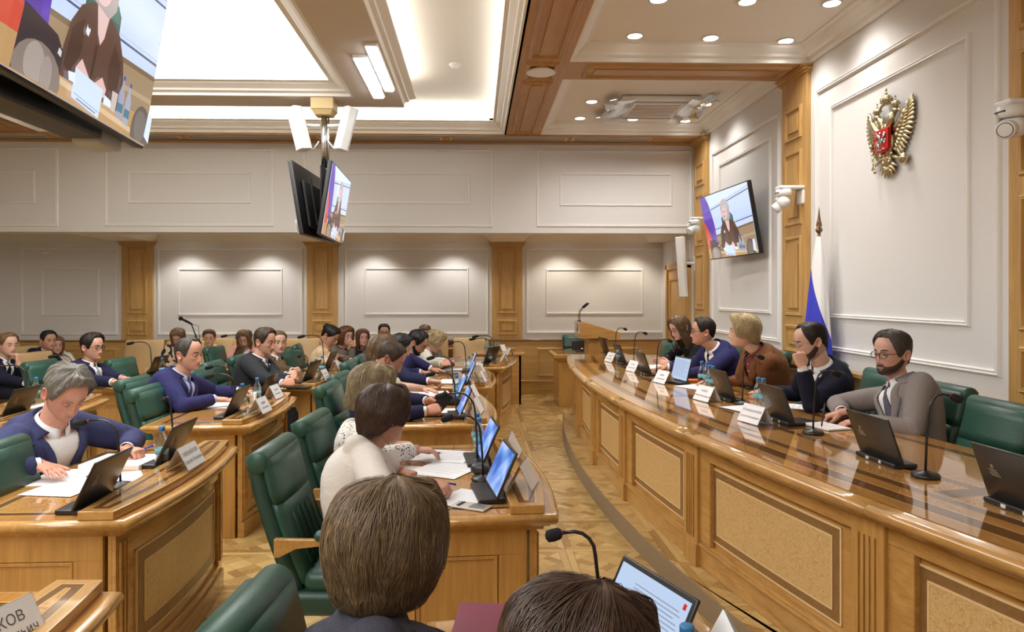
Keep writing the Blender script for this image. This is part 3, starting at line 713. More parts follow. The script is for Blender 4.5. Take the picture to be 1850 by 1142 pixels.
CH = [  # label, x, y, rotation, z
 ('green chair cut off by the bottom edge, behind the woman in charcoal', -.11, 1.47, radians(-4), 0),
 ('green chair of the woman in the white jacket, fully seen with armrests', -.50, 3.12, radians(-2), 0),
 ('green chair behind the woman in the spotted blouse', -.50, 3.84, radians(-4), 0),
 ('green chair behind the man holding a phone', -.70, 5.20, radians(-4), 0),
 ('green chair behind the woman with short highlighted hair', -.74, 5.88, radians(-4), 0),
 ('green chair of the man writing, hidden behind his neighbours', -.86, 6.98, 0, 0),
 ('green chair of the bearded man with glasses', -.86, 7.62, 0, 0),
 ('green chair of the curly blonde woman', -.76, 8.70, radians(6), 0),
 ('empty green chair next to the curly blonde woman', -.42, 9.42, radians(10), 0),
 ('empty green chair cut off by the edge, beside the grey haired man', -1.71, 3.14, 0, 0),
 ('green chair of the grey haired man in the blue blazer', -2.30, 3.70, 0, 0),
 ('empty green chair next to the balding man, facing his desk', -1.94, 5.08, 0, 0),
 ('green chair of the balding man in the navy suit', -2.28, 5.60, radians(-2), 0),
 ('empty green chair standing between the balding man and the smiling man', -2.04, 6.32, 0, 0),
 ('green chair of the smiling man in the dark suit', -2.16, 6.95, 0, 0),
 ('green chair of the woman in the taupe jacket', -2.14, 7.62, 0, 0),
 ('empty green chair between the taupe jacket and the beige jacket', -1.78, 8.12, radians(-18), 0),
 ('green chair of the woman in beige', -1.95, 8.72, radians(0), 0),
 ('green chair behind the woman in the tweed jacket', -1.95, 9.38, radians(8), 0),
 ('empty green chair at the outer desk behind the grey haired man, by the edge', -3.42, 5.5, radians(2), 0),
 ('green chair of the young man with glasses', -3.86, 7.02, radians(-6), 0),
 ('empty green chair next to the young man with glasses', -3.22, 7.28, radians(-6), 0),
 ('empty green chair in the outer column before the woman in yellow', -2.88, 8.92, radians(-6), 0),
 ('green chair behind the lectern, behind the black monitor', 1.60, 11.02, radians(-90), 0),
 ('empty green dais chair at the far end, beside the woman in black', 1.86, 8.15, radians(180), .12),
 ('green dais chair of the woman in black', 2.48, 7.48, radians(182), .12),
 ('green dais chair of the man in navy with glasses', 2.46, 6.64, radians(180), .12),
 ('green dais chair of the blonde woman in brown', 2.46, 5.66, radians(180), .12),
 ('green dais chair of the man resting his cheek on his hand', 2.44, 4.84, radians(180), .12),
 ('green dais chair of the man in the grey suit', 2.38, 4.12, radians(178), .12),
 ('empty green dais chair cut by the edge, beyond the man in grey', 2.20, 3.42, radians(180), .12),
]
for c in CH: chair(*c)
# tan public seats along the far wall
def make_tan(label):
    t = thing('tan_seat', label, 'seat', (0, 0, 0), 0, 'tan leather public seats')
    MB().rbox(-.26, .28, -.28, .28, .28, .45, .05).build('seat', M_tan, t)
    mb = MB(); rings = []
    for i in range(10):
        z = .36+i*.062; x = -.25-.10*i/9; w = .29-.01*abs(i-5)/5; f = .05 if i in (0, 9) else .065
        rings.append([(x-f, -w+.03, z), (x+f-.02, -w, z), (x+f, -w+.05, z), (x+f+.012, 0, z), (x+f, w-.05, z), (x+f-.02, w, z), (x-f, w-.03, z), (x-f-.01, 0, z)])
    mb.loft(rings, 0, True); mb.build('backrest', M_tan, t, .012)
    for s in (-1, 1): MB().rbox(-.24, .27, s*.325-.03, s*.325+.03, .30, .58, .03).build('armrest', M_tan, t)
    MB().box(-.22, .24, -.26, .26, .02, .28).build('base', M_blackm, t, .01)
    return t
tn0 = None
TS = [('tan seat of the young man with his hand at his chin', -5.22, 7.86, radians(-10)), ('empty tan seat next to the young man holding his chin', -4.95, 8.60, radians(-10)),
      ('tan seat of the young man in open-collared white shirt', -5.72, 9.48, radians(-18)), ('tan seat in shadow by the dim panel', -6.6, 10.2, radians(-40)),
      ('empty tan seat below the pilaster beside the patterned blouse', -4.98, 10.62, radians(-86)), ('tan seat of the woman in the patterned blouse', -4.28, 10.34, radians(-90)),
      ('tan seat of the woman in yellow', -4.10, 11.08, radians(-90)), ('tan seat of the woman in pink', -3.42, 10.66, radians(-90)),
      ('empty tan seat behind the woman in taupe, by the pilaster', -2.72, 10.9, radians(-90)), ('tan seat of the woman in the dark lace dress', -1.64, 10.54, radians(-90)),
      ('empty tan seat behind the pinned-up dark hair', -2.34, 11.05, radians(-90)), ('tan seat of the man in black by the wall', -1.36, 11.05, radians(-90)),
      ('tan seat of the person hidden behind the bearded man', -.72, 10.95, radians(-90)), ('empty tan seat behind the curly blonde woman', -.08, 11.05, radians(-90))]
for L, x, y, r in TS:
    if tn0 is None: tn0 = make_tan(L); tn0.location = (x, y, 0); tn0.rotation_euler = (0, 0, r)
    else: copy_tree(tn0, L, (x, y, 0), r)

# ================================================================== SCREENS
def poly_pic(polys, w, h, T, name, parent, lift=.0004):
    vs = []; fs = []; cols = []
    for k, (pts, c) in enumerate(polys):
        b = len(vs); vs += [tuple(T @ Vector((0, (p[0]-.5)*w, (p[1]-.5)*h)) + (T.to_3x3() @ Vector((lift*(k+1), 0, 0)))) for p in pts]
        fs.append(tuple(range(b, b+len(pts)))); cols.append(srgb(*c))
    me = bpy.data.meshes.new(name); me.from_pydata(vs, [], fs); me.materials.append(M_pic)
    ca = me.color_attributes.new('Col', 'FLOAT_COLOR', 'CORNER'); i = 0
    for f, c in zip(me.polygons, cols):
        for _ in f.vertices: ca.data[i].color = (*c, 1); i += 1
    o = bpy.data.objects.new(name, me); COL.objects.link(o); o.parent = parent; return o
def circ(cx, cy, rx, ry, n=20, a0=0, a1=360): return [(cx+rx*cos(radians(a0+(a1-a0)*i/n)), cy+ry*sin(radians(a0+(a1-a0)*i/n))) for i in range(n)]
PIC = [([(0, 0), (1, 0), (1, 1), (0, 1)], (190, 205, 235)),
 ([(.18, .80), (1, .97), (1, 1), (.16, 1)], (205, 218, 242)),
 ([(.2, .76), (1, .90), (1, .915), (.2, .775)], (70, 80, 110)), ([(.2, .79), (1, .95), (1, .955), (.2, .796)], (150, 165, 200)),
 ([(.22, .44), (1, .52), (1, .535), (.22, .452)], (75, 85, 115)), ([(.22, .465), (1, .555), (1, .56), (.22, .47)], (160, 172, 205)),
 ([(.22, 0), (1, 0), (1, .44), (.22, .34)], (150, 128, 100)), ([(.22, .33), (1, .42), (1, .45), (.22, .36)], (120, 98, 74)), ([(.22, .2), (1, .27), (1, .30), (.22, .225)], (172, 150, 120)),
 ([(0, 1), (.11, 1), (.17, .86), (.21, .68), (.235, .5), (.24, .28), (0, .2)], (92, 62, 168)), ([(0, .62), (.06, .55), (.12, .36), (.15, 0), (0, 0)], (196, 80, 60)), ([(0, .62), (.05, .55), (.10, .4), (.13, .22), (.2, .3), (.2, .45)], (84, 58, 150)),
 ([(.0, 0), (1, 0), (1, .17), (.6, .15), (.2, .16), (0, .16)], (178, 142, 98)), ([(.2, .07), (1, .02), (1, .05), (.2, .10)], (205, 178, 140)), ([(.2, .12), (.7, .1), (.7, .11), (.2, .13)], (120, 84, 50)),
 ([(.40, .25), (.66, .25), (.645, .60), (.60, .66), (.46, .66), (.41, .60)], (52, 92, 84)), ([(.42, .55), (.64, .55), (.62, .64), (.44, .64)], (66, 110, 100)),
 ([(.33, .10), (.72, .10), (.75, .2), (.71, .38), (.655, .50), (.57, .555), (.46, .555), (.39, .49), (.345, .38), (.32, .2)], (86, 62, 52)),
 ([(.40, .12), (.43, .3), (.42, .44), (.36, .36), (.34, .16)], (70, 48, 40)), ([(.64, .12), (.61, .3), (.63, .44), (.69, .36), (.71, .16)], (72, 50, 42)), ([(.5, .12), (.515, .12), (.52, .36), (.505, .36)], (66, 46, 38)),
 ([(.475, .56), (.565, .56), (.55, .42), (.53, .37), (.505, .42)], (215, 182, 180)),
 (circ(.515, .735, .095, .14), (176, 166, 168)), ([(.425, .74), (.605, .74), (.60, .60), (.56, .53), (.45, .56), (.43, .64)], (168, 156, 156)),
 (circ(.497, .665, .058, .10), (216, 184, 182)), ([(.43, .72), (.50, .79), (.575, .74), (.56, .70), (.50, .745), (.445, .69)], (188, 178, 178)),
 (circ(.475, .685, .011, .008), (70, 56, 60)), (circ(.515, .688, .011, .008), (70, 56, 60)), (circ(.49, .615, .02, .010), (170, 90, 96)), ([(.487, .68), (.497, .68), (.500, .645), (.484, .645)], (198, 160, 158)),
 ([(.425, .37), (.435, .40), (.445, .36), (.452, .40), (.447, .41), (.44, .38), (.43, .42)], (225, 225, 230)), (circ(.437, .385, .010, .02), (215, 215, 220)),
 ([(.40, .18), (.43, .24), (.49, .17), (.47, .13), (.41, .12)], (214, 176, 172)), ([(.52, .16), (.57, .22), (.61, .17), (.6, .12), (.53, .12)], (214, 176, 172)),
 ([(.40, .03), (.585, .0), (.59, .16), (.40, .18)], (198, 214, 244)), ([(.41, .055), (.58, .03), (.58, .034), (.41, .059)], (130, 145, 180)), ([(.43, .032), (.56, .014), (.56, .022), (.43, .04)], (120, 132, 165)),
 ([(.37, .10), (.41, .10), (.40, .15), (.36, .14)], (215, 225, 245)), ([(.6, .09), (.66, .09), (.65, .13), (.6, .14)], (215, 225, 245)),
 ([(.655, .08), (.69, .08), (.695, .19), (.65, .19)], (190, 178, 172)), ([(.70, .06), (.745, .06), (.745, .2), (.73, .26), (.73, .30), (.715, .30), (.715, .26), (.70, .2)], (150, 152, 172)), ([(.70, .10), (.745, .10), (.745, .15), (.70, .15)], (66, 116, 140)), ([(.715, .285), (.73, .285), (.73, .31), (.715, .31)], (50, 80, 170)),
 ([(.755, .05), (.80, .05), (.80, .19), (.785, .245), (.785, .285), (.77, .285), (.77, .245), (.755, .19)], (158, 160, 178)), ([(.755, .09), (.80, .09), (.80, .14), (.755, .14)], (66, 116, 140)), ([(.77, .27), (.785, .27), (.785, .295), (.77, .295)], (50, 80, 170)),
 (circ(.91, .06, .085, .16), (92, 86, 80)), (circ(.90, .09, .05, .1), (110, 104, 98)), ([(.95, .05), (1, .02), (1, .2), (.96, .2)], (208, 220, 245)),
 ([(.08, .0), (.31, 0), (.31, .2), (.27, .26), (.10, .30)], (56, 46, 50)), (circ(.20, .03, .12, .15), (126, 112, 104)), (circ(.18, .07, .05, .1), (156, 144, 136)), (circ(.24, .05, .03, .09), (148, 136, 130)), ([(.28, .18), (.30, .17), (.30, .2), (.285, .21)], (200, 200, 205))]
PIC = [([(min(1, max(0, x)), min(1, max(0, y))) for x, y in p], c) for p, c in PIC]
def tv(label, loc, rotz, tilt, w=1.27, h=.71, group=None, wall=False):
    "screen faces local +x; tilt leans the top forward"
    t = thing('television', label, 'tv', loc, rotz)
    R = Matrix.Rotation(tilt, 4, 'Y')
    MB().rbox(-.045, 0, -w/2-.012, w/2+.012, -h/2-.012, h/2+.012, .006, T=R).build('housing', M_black, t)
    MB().rbox(-.085, -.045, -w*.36, w*.36, -h*.40, h*.28, .02, T=R).build('rear_casing', M_blackm, t)
    poly_pic(PIC, w, h, R @ Tr(.0004, 0, 0), 'screen', t)
    for s in (-1, 1): MB().box(-.10, -.085, s*.22-.02, s*.22+.02, -.25, .25, T=R).build('mount_rail', M_blackm, t)
    if wall:
        MB().box(-.20, -.11, -.2, .2, -.14, .14, T=R).build('wall_bracket', M_blackm, t)
        MB().tube([R @ Vector(q) for q in ((-.06, -w*.36-.02, -.12), (-.10, -w*.36-.12, -.12), (-.10, -w*.36-.12, -.02), (-.06, -w*.36-.02, -.02))], [.009]*4, 6).build('bracket_handle', M_blackm, t)
    return t
def rim_fit(): pass
tv('television on the far part of the emblem wall beside the white camera', (2.79, 7.86, 2.395), radians(180+3), radians(10), group='tvs', wall=True, w=1.30, h=.735)
tv('television on the distant ceiling pole, screen towards the dais', (-1.485, 7.69, 2.555), radians(2), radians(9))
tv('television on the distant ceiling pole, turned away with its black back showing', (-1.765, 7.69, 2.555), radians(178), radians(9))
tv('big overhead television cut by the top corner, screen towards the dais', (-1.41, 2.70, 2.635), radians(6), radians(9))
tv('overhead television on the far side of the near ceiling pole', (-1.80, 2.66, 2.635), radians(180), radians(9))
for nm, y, lab, zb in (('distant', 7.69, 'polished pole hanging from an ochre ceiling box, carrying two screens', 2.22), ('near', 2.66, 'polished pole above the big overhead television', 2.28)):
    t = thing('screen_pole', lab, 'pole', (-1.625, y, ZC))
    MB().tube([(0, 0, -.15), (0, 0, zb-ZC+.74)], [.032, .032], 14).build('pole', M_pole, t)
    MB().tube([(.045, 0, -.15), (.045, 0, zb-ZC+.76)], [.012]*2, 8).build('cable_tube', M_pole, t)
    mb = MB(); mb.loft([[(a*x, a*y_, z) for x, y_ in ((-.12, -.12), (.12, -.12), (.12, .12), (-.12, .12))] for a, z in ((1, .0), (1, -.12), (.92, -.13), (.7, -.18))], 0, False); mb.build('ceiling_box', M_ochre, t, .006)
    MB().box(-.010, .010, -.16, .16, zb-ZC+.02, zb-ZC+.74).build('screen_mount', M_blackm, t, .006)
    if nm == 'near': MB().rbox(-.08, .07, -.60, .36, zb-ZC-.03, zb-ZC+.05, .01).build('lower_box', M_black, t); MB().rbox(-.07, .06, .37, .55, zb-ZC-.05, zb-ZC+.05, .02).build('grey_module', M_grey, t)
# line-array loudspeakers at the pole
for s, lab in ((-1, 'white angled loudspeaker on the pole, on the side away from the dais'), (1, 'white angled loudspeaker on the pole, on the dais side')):
    t = thing('line_speaker', lab, 'speaker', (-1.625+s*.24, 7.62, 3.36), 0)
    R = Rz(s*radians(-60)) @ Matrix.Rotation(radians(10), 4, 'X')
    R = Matrix.Rotation(s*radians(14), 4, 'Y') @ Rz(s*radians(35))
    MB().rbox(-.065, .065, -.07, .05, -.235, .235, .012, T=R).build('cabinet', M_whitep, t)
    mb = MB()
    mb.loft([[R @ Vector(q) for q in ((-.06, -.07, z), (-.035, -.085, z), (.035, -.085, z), (.06, -.07, z))] for z in (-.225, .225)], 0, False); mb.build('grill', M_grill, t)
    MB().tube([R @ Vector((0, .05, .05)), Vector((-s*.13, .06, .05)), Vector((-s*.20, .06, .05))], [.018]*3, 8).build('swivel_bracket', M_whitep, t)
    MB().tube([R @ Vector((0, .05, -.10)), Vector((-s*.05, .08, -.20)), Vector((-s*.13, .07, -.20)), Vector((-s*.19, .05, -.12))], [.008]*4, 6).build('cable', M_whitep, t)
# wall loudspeaker column near the corner
t = thing('column_speaker', 'tall slim white column loudspeaker in the corner beside the lectern', 'speaker', (2.80, 9.62, 1.98))
R = Matrix.Rotation(radians(-4), 4, 'Y') @ Rz(radians(-25))
MB().rbox(-.06, .06, -.06, .06, -.41, .41, .012, T=R).build('cabinet', M_whitep, t)
MB().loft([[R @ Vector(q) for q in ((-.05, -.06, z), (-.03, -.072, z), (.03, -.072, z), (.05, -.06, z))] for z in (-.40, .40)], 0, False).build('grill', M_grill, t)
MB().tube([(.05, .02, .05), (.12, .03, .05), (.22, .06, .05)], [.02]*3, 8).box(.17, .23, .0, .10, -.05, .15).build('bracket', M_whitep, t)
# PTZ cameras
def ptz(label, loc, aim, s=1.0):
    t = thing('ptz_camera', label, 'camera', loc, 0)
    MB().rbox(.14*s, .20*s, -.075*s, .075*s, -.17*s, .0, .02).build('wall_bracket', M_whitep, t)
    MB().rbox(-.10*s, .20*s, -.075*s, .075*s, -.005*s, .035*s, .015).build('arm', M_whitep, t)
    MB().lathe([(.0001, -.075*s), (.07*s, -.075*s), (.082*s, -.06*s), (.082*s, -.005*s), (.0001, -.005*s)], 24, (-.03*s, 0, 0)).build('base', M_whitep, t)
    mb = MB(); mb.box(-.1125*s, -.10*s, -.04*s, .04*s, -.045*s, -.035*s); mb.build('slot', M_black, t)
    T = Tr(-.03*s, 0, -.135*s) @ Rz(aim[0]) @ Matrix.Rotation(aim[1], 4, 'Y')
    MB().rbox(-.062*s, .062*s, -.078*s, .078*s, -.062*s, .062*s, .05*s, T=T).rbox(-.05*s, .05*s, -.08*s, -.055*s, -.05*s, .10*s, .02*s, T=T).build('head', M_whitep, t)
    q = MB().lathe([(.0001, .0), (.052*s, .0), (.056*s, .05*s), (.056*s, .075*s), (.046*s, .078*s)], 20, T=T @ Tr(.045*s, 0, 0) @ Matrix.Rotation(pi/2, 4, 'Y')).build('lens_barrel', M_whitep, t)
    MB().lathe([(.047*s, .077*s), (.044*s, .08*s), (.03*s, .07*s), (.015*s, .075*s), (.0001, .078*s)], 20, T=T @ Tr(.045*s, 0, 0) @ Matrix.Rotation(pi/2, 4, 'Y')).build('lens', M_black, t)
    return t
ptz('white pan-tilt camera on the corner pilaster, dark lens showing', (XR-.19, 9.12, 2.57), (radians(200), radians(25)), .85)
ptz('white pan-tilt camera on the pilaster beside the wall television', (XR-.18, 6.48, 2.57), (radians(150), radians(40)), .85)
ptz('white pan-tilt camera cut by the picture edge, beside the gilded eagle', (XR-.17, 3.70, 2.60), (radians(215), radians(15)), .85)
# ================================================================== FLAG
flg = thing('flag', 'white, blue and red flag draped on a dark pole behind the dais', 'flag', (2.89, 5.94, .12))
MB().tube([(0, 0, 0), (0, 0, 2.02)], [.015, .013], 10).build('pole', M_dark, flg)
MB().lathe([(.0001, .0), (.13, 0), (.12, .03), (.03, .05), (.02, .09), (.0001, .09)], 20).build('stand', M_dark, flg)
MB().lathe([(.012, 2.0), (.026, 2.015), (.03, 2.03), (.018, 2.05), (.024, 2.07), (.012, 2.13), (.005, 2.19), (.0001, 2.23)], 12).build('finial', M_topd, flg)
mb = MB(); nu, nv = 72, 50; vs = []; fs = []
for i in range(nv+1):
    v = i/nv
    for j in range(nu+1):
        a = 2*pi*j/nu; r = .03+.20*v**.75+.016*v*sin(6*a+2*v)+.008*v*sin(11*a)
        vs.append((r*cos(a)*.55-.02*v, r*sin(a)*1.0+.02*v, 1.97-1.6*v))
for i in range(nv):
    for j in range(nu): fs.append((i*(nu+1)+j, i*(nu+1)+j+1, (i+1)*(nu+1)+j+1, (i+1)*(nu+1)+j))
mb.V = vs; mb.F = fs; mb.M = [0]*len(fs); mb.S = [True]*len(fs)
ft = NT('flag_fabric'); sp = ft.n('ShaderNodeSeparateXYZ'); ft.l(ft.obj(), sp.inputs[0])
fv = ft.m_('DIVIDE', ft.m_('SUBTRACT', 1.97, sp.outputs[2]), 1.6); fr_ = ft.m_('MULTIPLY_ADD', ft.m_('POWER', ft.m_('MAXIMUM', fv, 0.0), .75), .18, .03)
fl_ = ft.m_('DIVIDE', ft.m_('SUBTRACT', ft.m_('MULTIPLY', sp.outputs[0], .894), ft.m_('MULTIPLY', sp.outputs[1], .447)), fr_)
fs_ = ft.m_('SUBTRACT', ft.m_('SUBTRACT', fv, ft.m_('MULTIPLY_ADD', fl_, .30, .37)), ft.m_('MULTIPLY', ft.m_('SINE', ft.m_('MULTIPLY', fv, 9.0)), .03))
ft.base(ft.mix(ft.m_('GREATER_THAN', fs_, .46), ft.mix(ft.m_('GREATER_THAN', fs_, 0.0), (.84, .84, .86), (.035, .045, .55)), (.55, .02, .02))); ft.set(Roughness=.65)
mb.build('flag_cloth', ft.m, flg)
# ================================================================== EMBLEM (double-headed eagle) on the wall, in relief
EY, EZ = W(1597, 240, x=XR-.06).y, W(1597, 240, x=XR-.06).z-.06
em = thing('eagle_emblem', 'gilded double-headed eagle crest with red rider shield on the white wall', 'emblem', (XR, EY, EZ), pi)
em.scale = (.62, 1.0, .80)
# local: +x out of the wall, +y to the viewer's right of the crest seen from the room, +z up
S = 1.0
def E_ell(mb, y, z, ry_, rz_, d=.05, dep=.035, rot=0): mb.ell((d, y, z), (dep, ry_, rz_), 12, 8, 0, Matrix.Rotation(rot, 4, 'X'))
mb = MB(); E_ell(mb, 0, .0, .085, .17, .06, .06); E_ell(mb, 0, -.17, .05, .07, .05, .04)
for s in (-1, 1): mb.tube([(.06, s*.03, .10), (.075, s*.06, .19), (.07, s*.10, .235)], [.045, .035, .028], 10); E_ell(mb, s*.115, .245, .034, .028, .075, .03)
for s in (-1, 1):
    for k in range(10): mb.ell((.10-.003*k, s*(.02+.016*(k % 4)), .12-.035*k), (.015, .018, .022))
mb.build('eagle_body', M_gold, em)
mb = MB()
for s in (-1, 1): mb.tube([(.075, s*.135, .245), (.075, s*.165, .235), (.072, s*.178, .215)], [.014, .010, .003], 8)
mb.build('beak', M_gold, em)
for s in (-1, 1):
    mb = MB()
    mb.tube([(.05, s*.06, .05), (.055, s*.14, .12), (.05, s*.20, .20), (.04, s*.235, .27)], [.035, .035, .028, .015], 8)
    mb.loft([[(.012, s*.05, .10), (.012, s*.05, -.08), (.030, s*.05, -.08), (.030, s*.05, .10)], [(.012, s*.17, .22), (.012, s*.13, -.02), (.03, s*.13, -.02), (.03, s*.17, .22)], [(.012, s*.24, .28), (.012, s*.23, .08), (.025, s*.23, .08), (.025, s*.24, .28)]], 0, True)
    for k in range(15):                                                  # long flight feathers fan out and down
        f = k/14; by, bz = s*(.225-.15*f), .24-.26*f; ang = radians(62-118*f)
        ln = .16+.05*sin(f*pi); ey, ez = by+s*ln*cos(ang)*.62, bz+ln*sin(ang)*.62-.06*f
        mb.tube([(.03, by, bz), (.036, (by+ey)/2, (bz+ez)/2), (.03, ey, ez), (.022, ey+s*.012, ez+.010*(1-2*f))], [.016, .021, .016, .003], 6)
        by2, bz2 = by-s*.02, bz-.02
        mb.tube([(.05, by2, bz2), (.052, (by2*1.2+ey)/2.2, (bz2*1.2+ez)/2.2), (.045, by2*.35+ey*.65, bz2*.35+ez*.65)], [.018, .018, .004], 6)
    for k in range(6):
        f = k/5; mb.ell((.062, s*(.20-.09*f), .20-.17*f), (.018, .026, .026))
    mb.build('wing', M_gold, em)
def crown_small(y, z, k):
    mb = MB(); mb.lathe([(.0001, 0), (.032*k, 0), (.034*k, .012*k), (.045*k, .03*k), (.046*k, .045*k), (.03*k, .065*k), (.0001, .075*k)], 12, (.07, y, z)); mb.ell((.07, y, z+.085*k), (.011*k,)*3)
    mb.box(.067, .073, y-.004*k, y+.004*k, z+.09*k, z+.12*k); mb.box(.067, .073, y-.012*k, y+.012*k, z+.102*k, z+.109*k)
    for a in range(6): mb.ell((.07+.044*k*cos(a), y+.044*k*sin(a), z+.03*k), (.009*k,)*3, 6, 5)
    mb.build('crown', M_gold, em)
crown_small(-.115, .27, .9); crown_small(.115, .27, .9); crown_small(0, .33, 1.25)
mb = MB()
for s in (-1, 1): mb.tube([(.06, 0, .345), (.066, s*.06, .335), (.06, s*.10, .30), (.058, s*.12, .27)], [.010, .014, .012, .008], 6)
mb.build('ribbon', M_gold, em)
mb = MB()
for k in range(7): a = radians(-66+22*k); mb.tube([(.045, 0, -.19), (.05, .07*sin(a), -.19-.08*cos(a)), (.04, .125*sin(a), -.19-.15*cos(a))], [.014, .022, .006], 7)
for k in range(5): a = radians(-50+25*k); mb.ell((.062, .05*sin(a), -.21-.05*cos(a)), (.014, .018, .022))
mb.build('tail', M_gold, em)
for s, nm in ((-1, 'sceptre_leg'), (1, 'orb_leg')):
    mb = MB(); mb.tube([(.05, s*.05, -.12), (.055, s*.10, -.17), (.055, s*.15, -.19)], [.024, .018, .012], 8)
    for k in range(4): mb.tube([(.055, s*.15, -.19), (.07, s*(.165+.008*k), -.185-.012*k), (.06, s*(.18+.004*k), -.20-.012*k)], [.009, .007, .003], 6)
    mb.build(nm, M_gold, em)
mb = MB(); mb.tube([(.065, -.155, -.24), (.065, -.185, -.14), (.06, -.21, -.02)], [.006, .007, .008], 8)
for k in range(5): mb.ell((.065, -.162-.011*k, -.215+.045*k), (.010,)*3, 8, 6)
mb.ell((.062, -.155, -.25), (.016, .016, .02)); mb.ell((.06, -.212, 0), (.018, .018, .022)); mb.build('sceptre', M_gold, em)
mb = MB(); mb.ell((.065, .20, -.20), (.045, .048, .048)); mb.lathe([(.049, -.006), (.052, 0), (.049, .006)], 16, (.065, .20, -.20)); mb.box(.062, .068, .196, .204, -.155, -.115); mb.box(.062, .068, .186, .214, -.140, -.132); mb.build('orb', M_gold, em)
sh = [(-.085, .105), (.085, .105), (.085, -.075), (.05, -.10), (.015, -.105), (0, -.125), (-.015, -.105), (-.05, -.10), (-.085, -.075)]
mb = MB(); v = [(x, p[0], p[1]) for x in (.09, .135) for p in sh]; n = len(sh)
mb.add(v, [tuple(range(n-1, -1, -1)), tuple(range(n, 2*n))]+[(i, (i+1) % n, n+(i+1) % n, n+i) for i in range(n)]); shd = mb.build('shield', M_red, em, .004)
mb = MB(); X = .142                                                       # rider on a horse over a dragon
mb.ell((X, .0, -.005), (.012, .045, .024), 10, 7, 0, Matrix.Rotation(.35, 4, 'X')); mb.tube([(X, .035, .015), (X+.004, .052, .045), (X, .042, .066)], [.016, .013, .009], 7)
mb.tube([(X, .042, .066), (X, .060, .060), (X, .066, .050)], [.010, .009, .006], 7)
for (y0, z0, y1, z1, y2, z2) in ((-.03, -.02, -.045, -.045, -.035, -.065), (-.015, -.022, -.02, -.05, -.008, -.068), (.03, -.005, .055, -.02, .050, -.042), (.035, .0, .062, .005, .068, -.015)): mb.tube([(X, y0, z0), (X, y1, z1), (X, y2, z2)], [.010, .007, .005], 6)
mb.tube([(X, -.035, .0), (X, -.055, -.015), (X, -.06, -.045)], [.008, .007, .002], 6)
mb.tube([(X+.006, -.005, .01), (X+.008, .0, .045)], [.014, .013], 7); mb.ell((X+.008, .002, .065), (.010, .011, .012)); mb.tube([(X, -.01, .045), (X, -.05, .05), (X, -.06, .03)], [.012, .016, .004], 6)
mb.tube([(X+.012, -.045, .085), (X+.014, .0, .03), (X+.010, .035, -.075)], [.003]*3, 6)
mb.tube([(X, -.05, -.085), (X, -.02, -.075), (X, .01, -.09), (X, .035, -.078), (X, .055, -.085)], [.006, .012, .012, .010, .004], 7)
mb.build('rider_relief', M_silver, shd)
# ================================================================== PEOPLE
def skin_mat():
    t = NT('skin'); a = t.n('ShaderNodeVertexColor'); a.layer_name = 'Col'
    nz = t.noise(t.obj(), 60, 3); mp = t.m_('MULTIPLY_ADD', nz, .25, .875)
    mx = t.n('ShaderNodeMix', data_type='RGBA', blend_type='MULTIPLY'); mx.inputs[0].default_value = 1
    t.l(a.outputs[0], mx.inputs[6]); t.l(mp, mx.inputs[7]); t.base(mx.outputs[2]); t.set(Roughness=.48, Subsurface_Weight=.08, Subsurface_Scale=.01)
    t.p.inputs['Subsurface Radius'].default_value = (1, .35, .2)
    t.bump(t.noise(t.obj(), 420, 2), .08, .001); return t.m
M_skin = skin_mat()
def hair_mat(name, col, hi):
    if name in MATS: return MATS[name]
    t = NT(name); a = t.noise(t.obj((1, 1, 1), 'UV'), 1, 4, .6); b = t.noise(t.obj(), 40, 3)
    f = t.m_('ADD', t.m_('MULTIPLY', a, .55), t.m_('MULTIPLY_ADD', b, .25, .10))
    t.base(t.ramp(f, [(.30, tuple(c*.55 for c in col)), (.5, col), (.66, hi)])); t.set(Roughness=.42, Specular_IOR_Level=.45)
    t.bump(a, .2, .003); MATS[name] = t.m; return t.m
def cloth(name, col, kind='wool', sc=1):
    if name in MATS: return MATS[name]
    t = NT(name); v = t.obj()
    fine = t.noise(v, 700, 2); big = t.noise(v, 9, 4, .55, .6)
    c = t.mix(fine, tuple(x*.82 for x in col), tuple(min(1, x*1.18) for x in col))
    if kind == 'dots' or kind == 'fewdots':
        vo = t.n('ShaderNodeTexVoronoi'); t.l(v, vo.inputs['Vector']); vo.inputs['Scale'].default_value = 70*sc if kind == 'dots' else 38
        d = t.m_('LESS_THAN', vo.outputs['Distance'], .30 if kind == 'dots' else .13); c = t.mix(d, c, (.02, .02, .025) if kind == 'dots' else (.75, .75, .75))
    if kind == 'swirl':
        w = t.n('ShaderNodeTexWave', bands_direction='DIAGONAL'); t.l(v, w.inputs['Vector']); w.inputs['Scale'].default_value = 5; w.inputs['Distortion'].default_value = 12; w.inputs['Detail'].default_value = 1
        c = t.mix(t.m_('GREATER_THAN', w.outputs[1], .72), c, (.03, .025, .02))
    if kind == 'melange': c = t.mix(t.noise(t.obj((1, 1, 6)), 160, 3), tuple(x*.6 for x in col), tuple(x*1.5 for x in col))
    t.base(c); t.set(Roughness=.85, Specular_IOR_Level=.25); cr = t.m_('POWER', t.m_('SUBTRACT', 1.0, t.m_('ABSOLUTE', t.m_('MULTIPLY_ADD', t.noise(v, 7.5, 2, .45, 1.8), 2.6, -1.3))), 5.0); h = t.m_('ADD', t.m_('MULTIPLY_ADD', cr, .09, big), t.m_('MULTIPLY', fine, .04)); t.bump(h, .5, .016)
    MATS[name] = t.m; return t.m
M_eye = plain('eye_white', (.50, .47, .45), .25); M_iris = plain('eye_iris', (.045, .03, .02), .15)
M_specs = plain('spectacle_frame', (.02, .018, .018), .3); M_specsm = plain('spectacle_wire', (.35, .25, .2), .25, .8)
M_lens = glassy('spectacle_lens', (.93, .94, .96), .12)
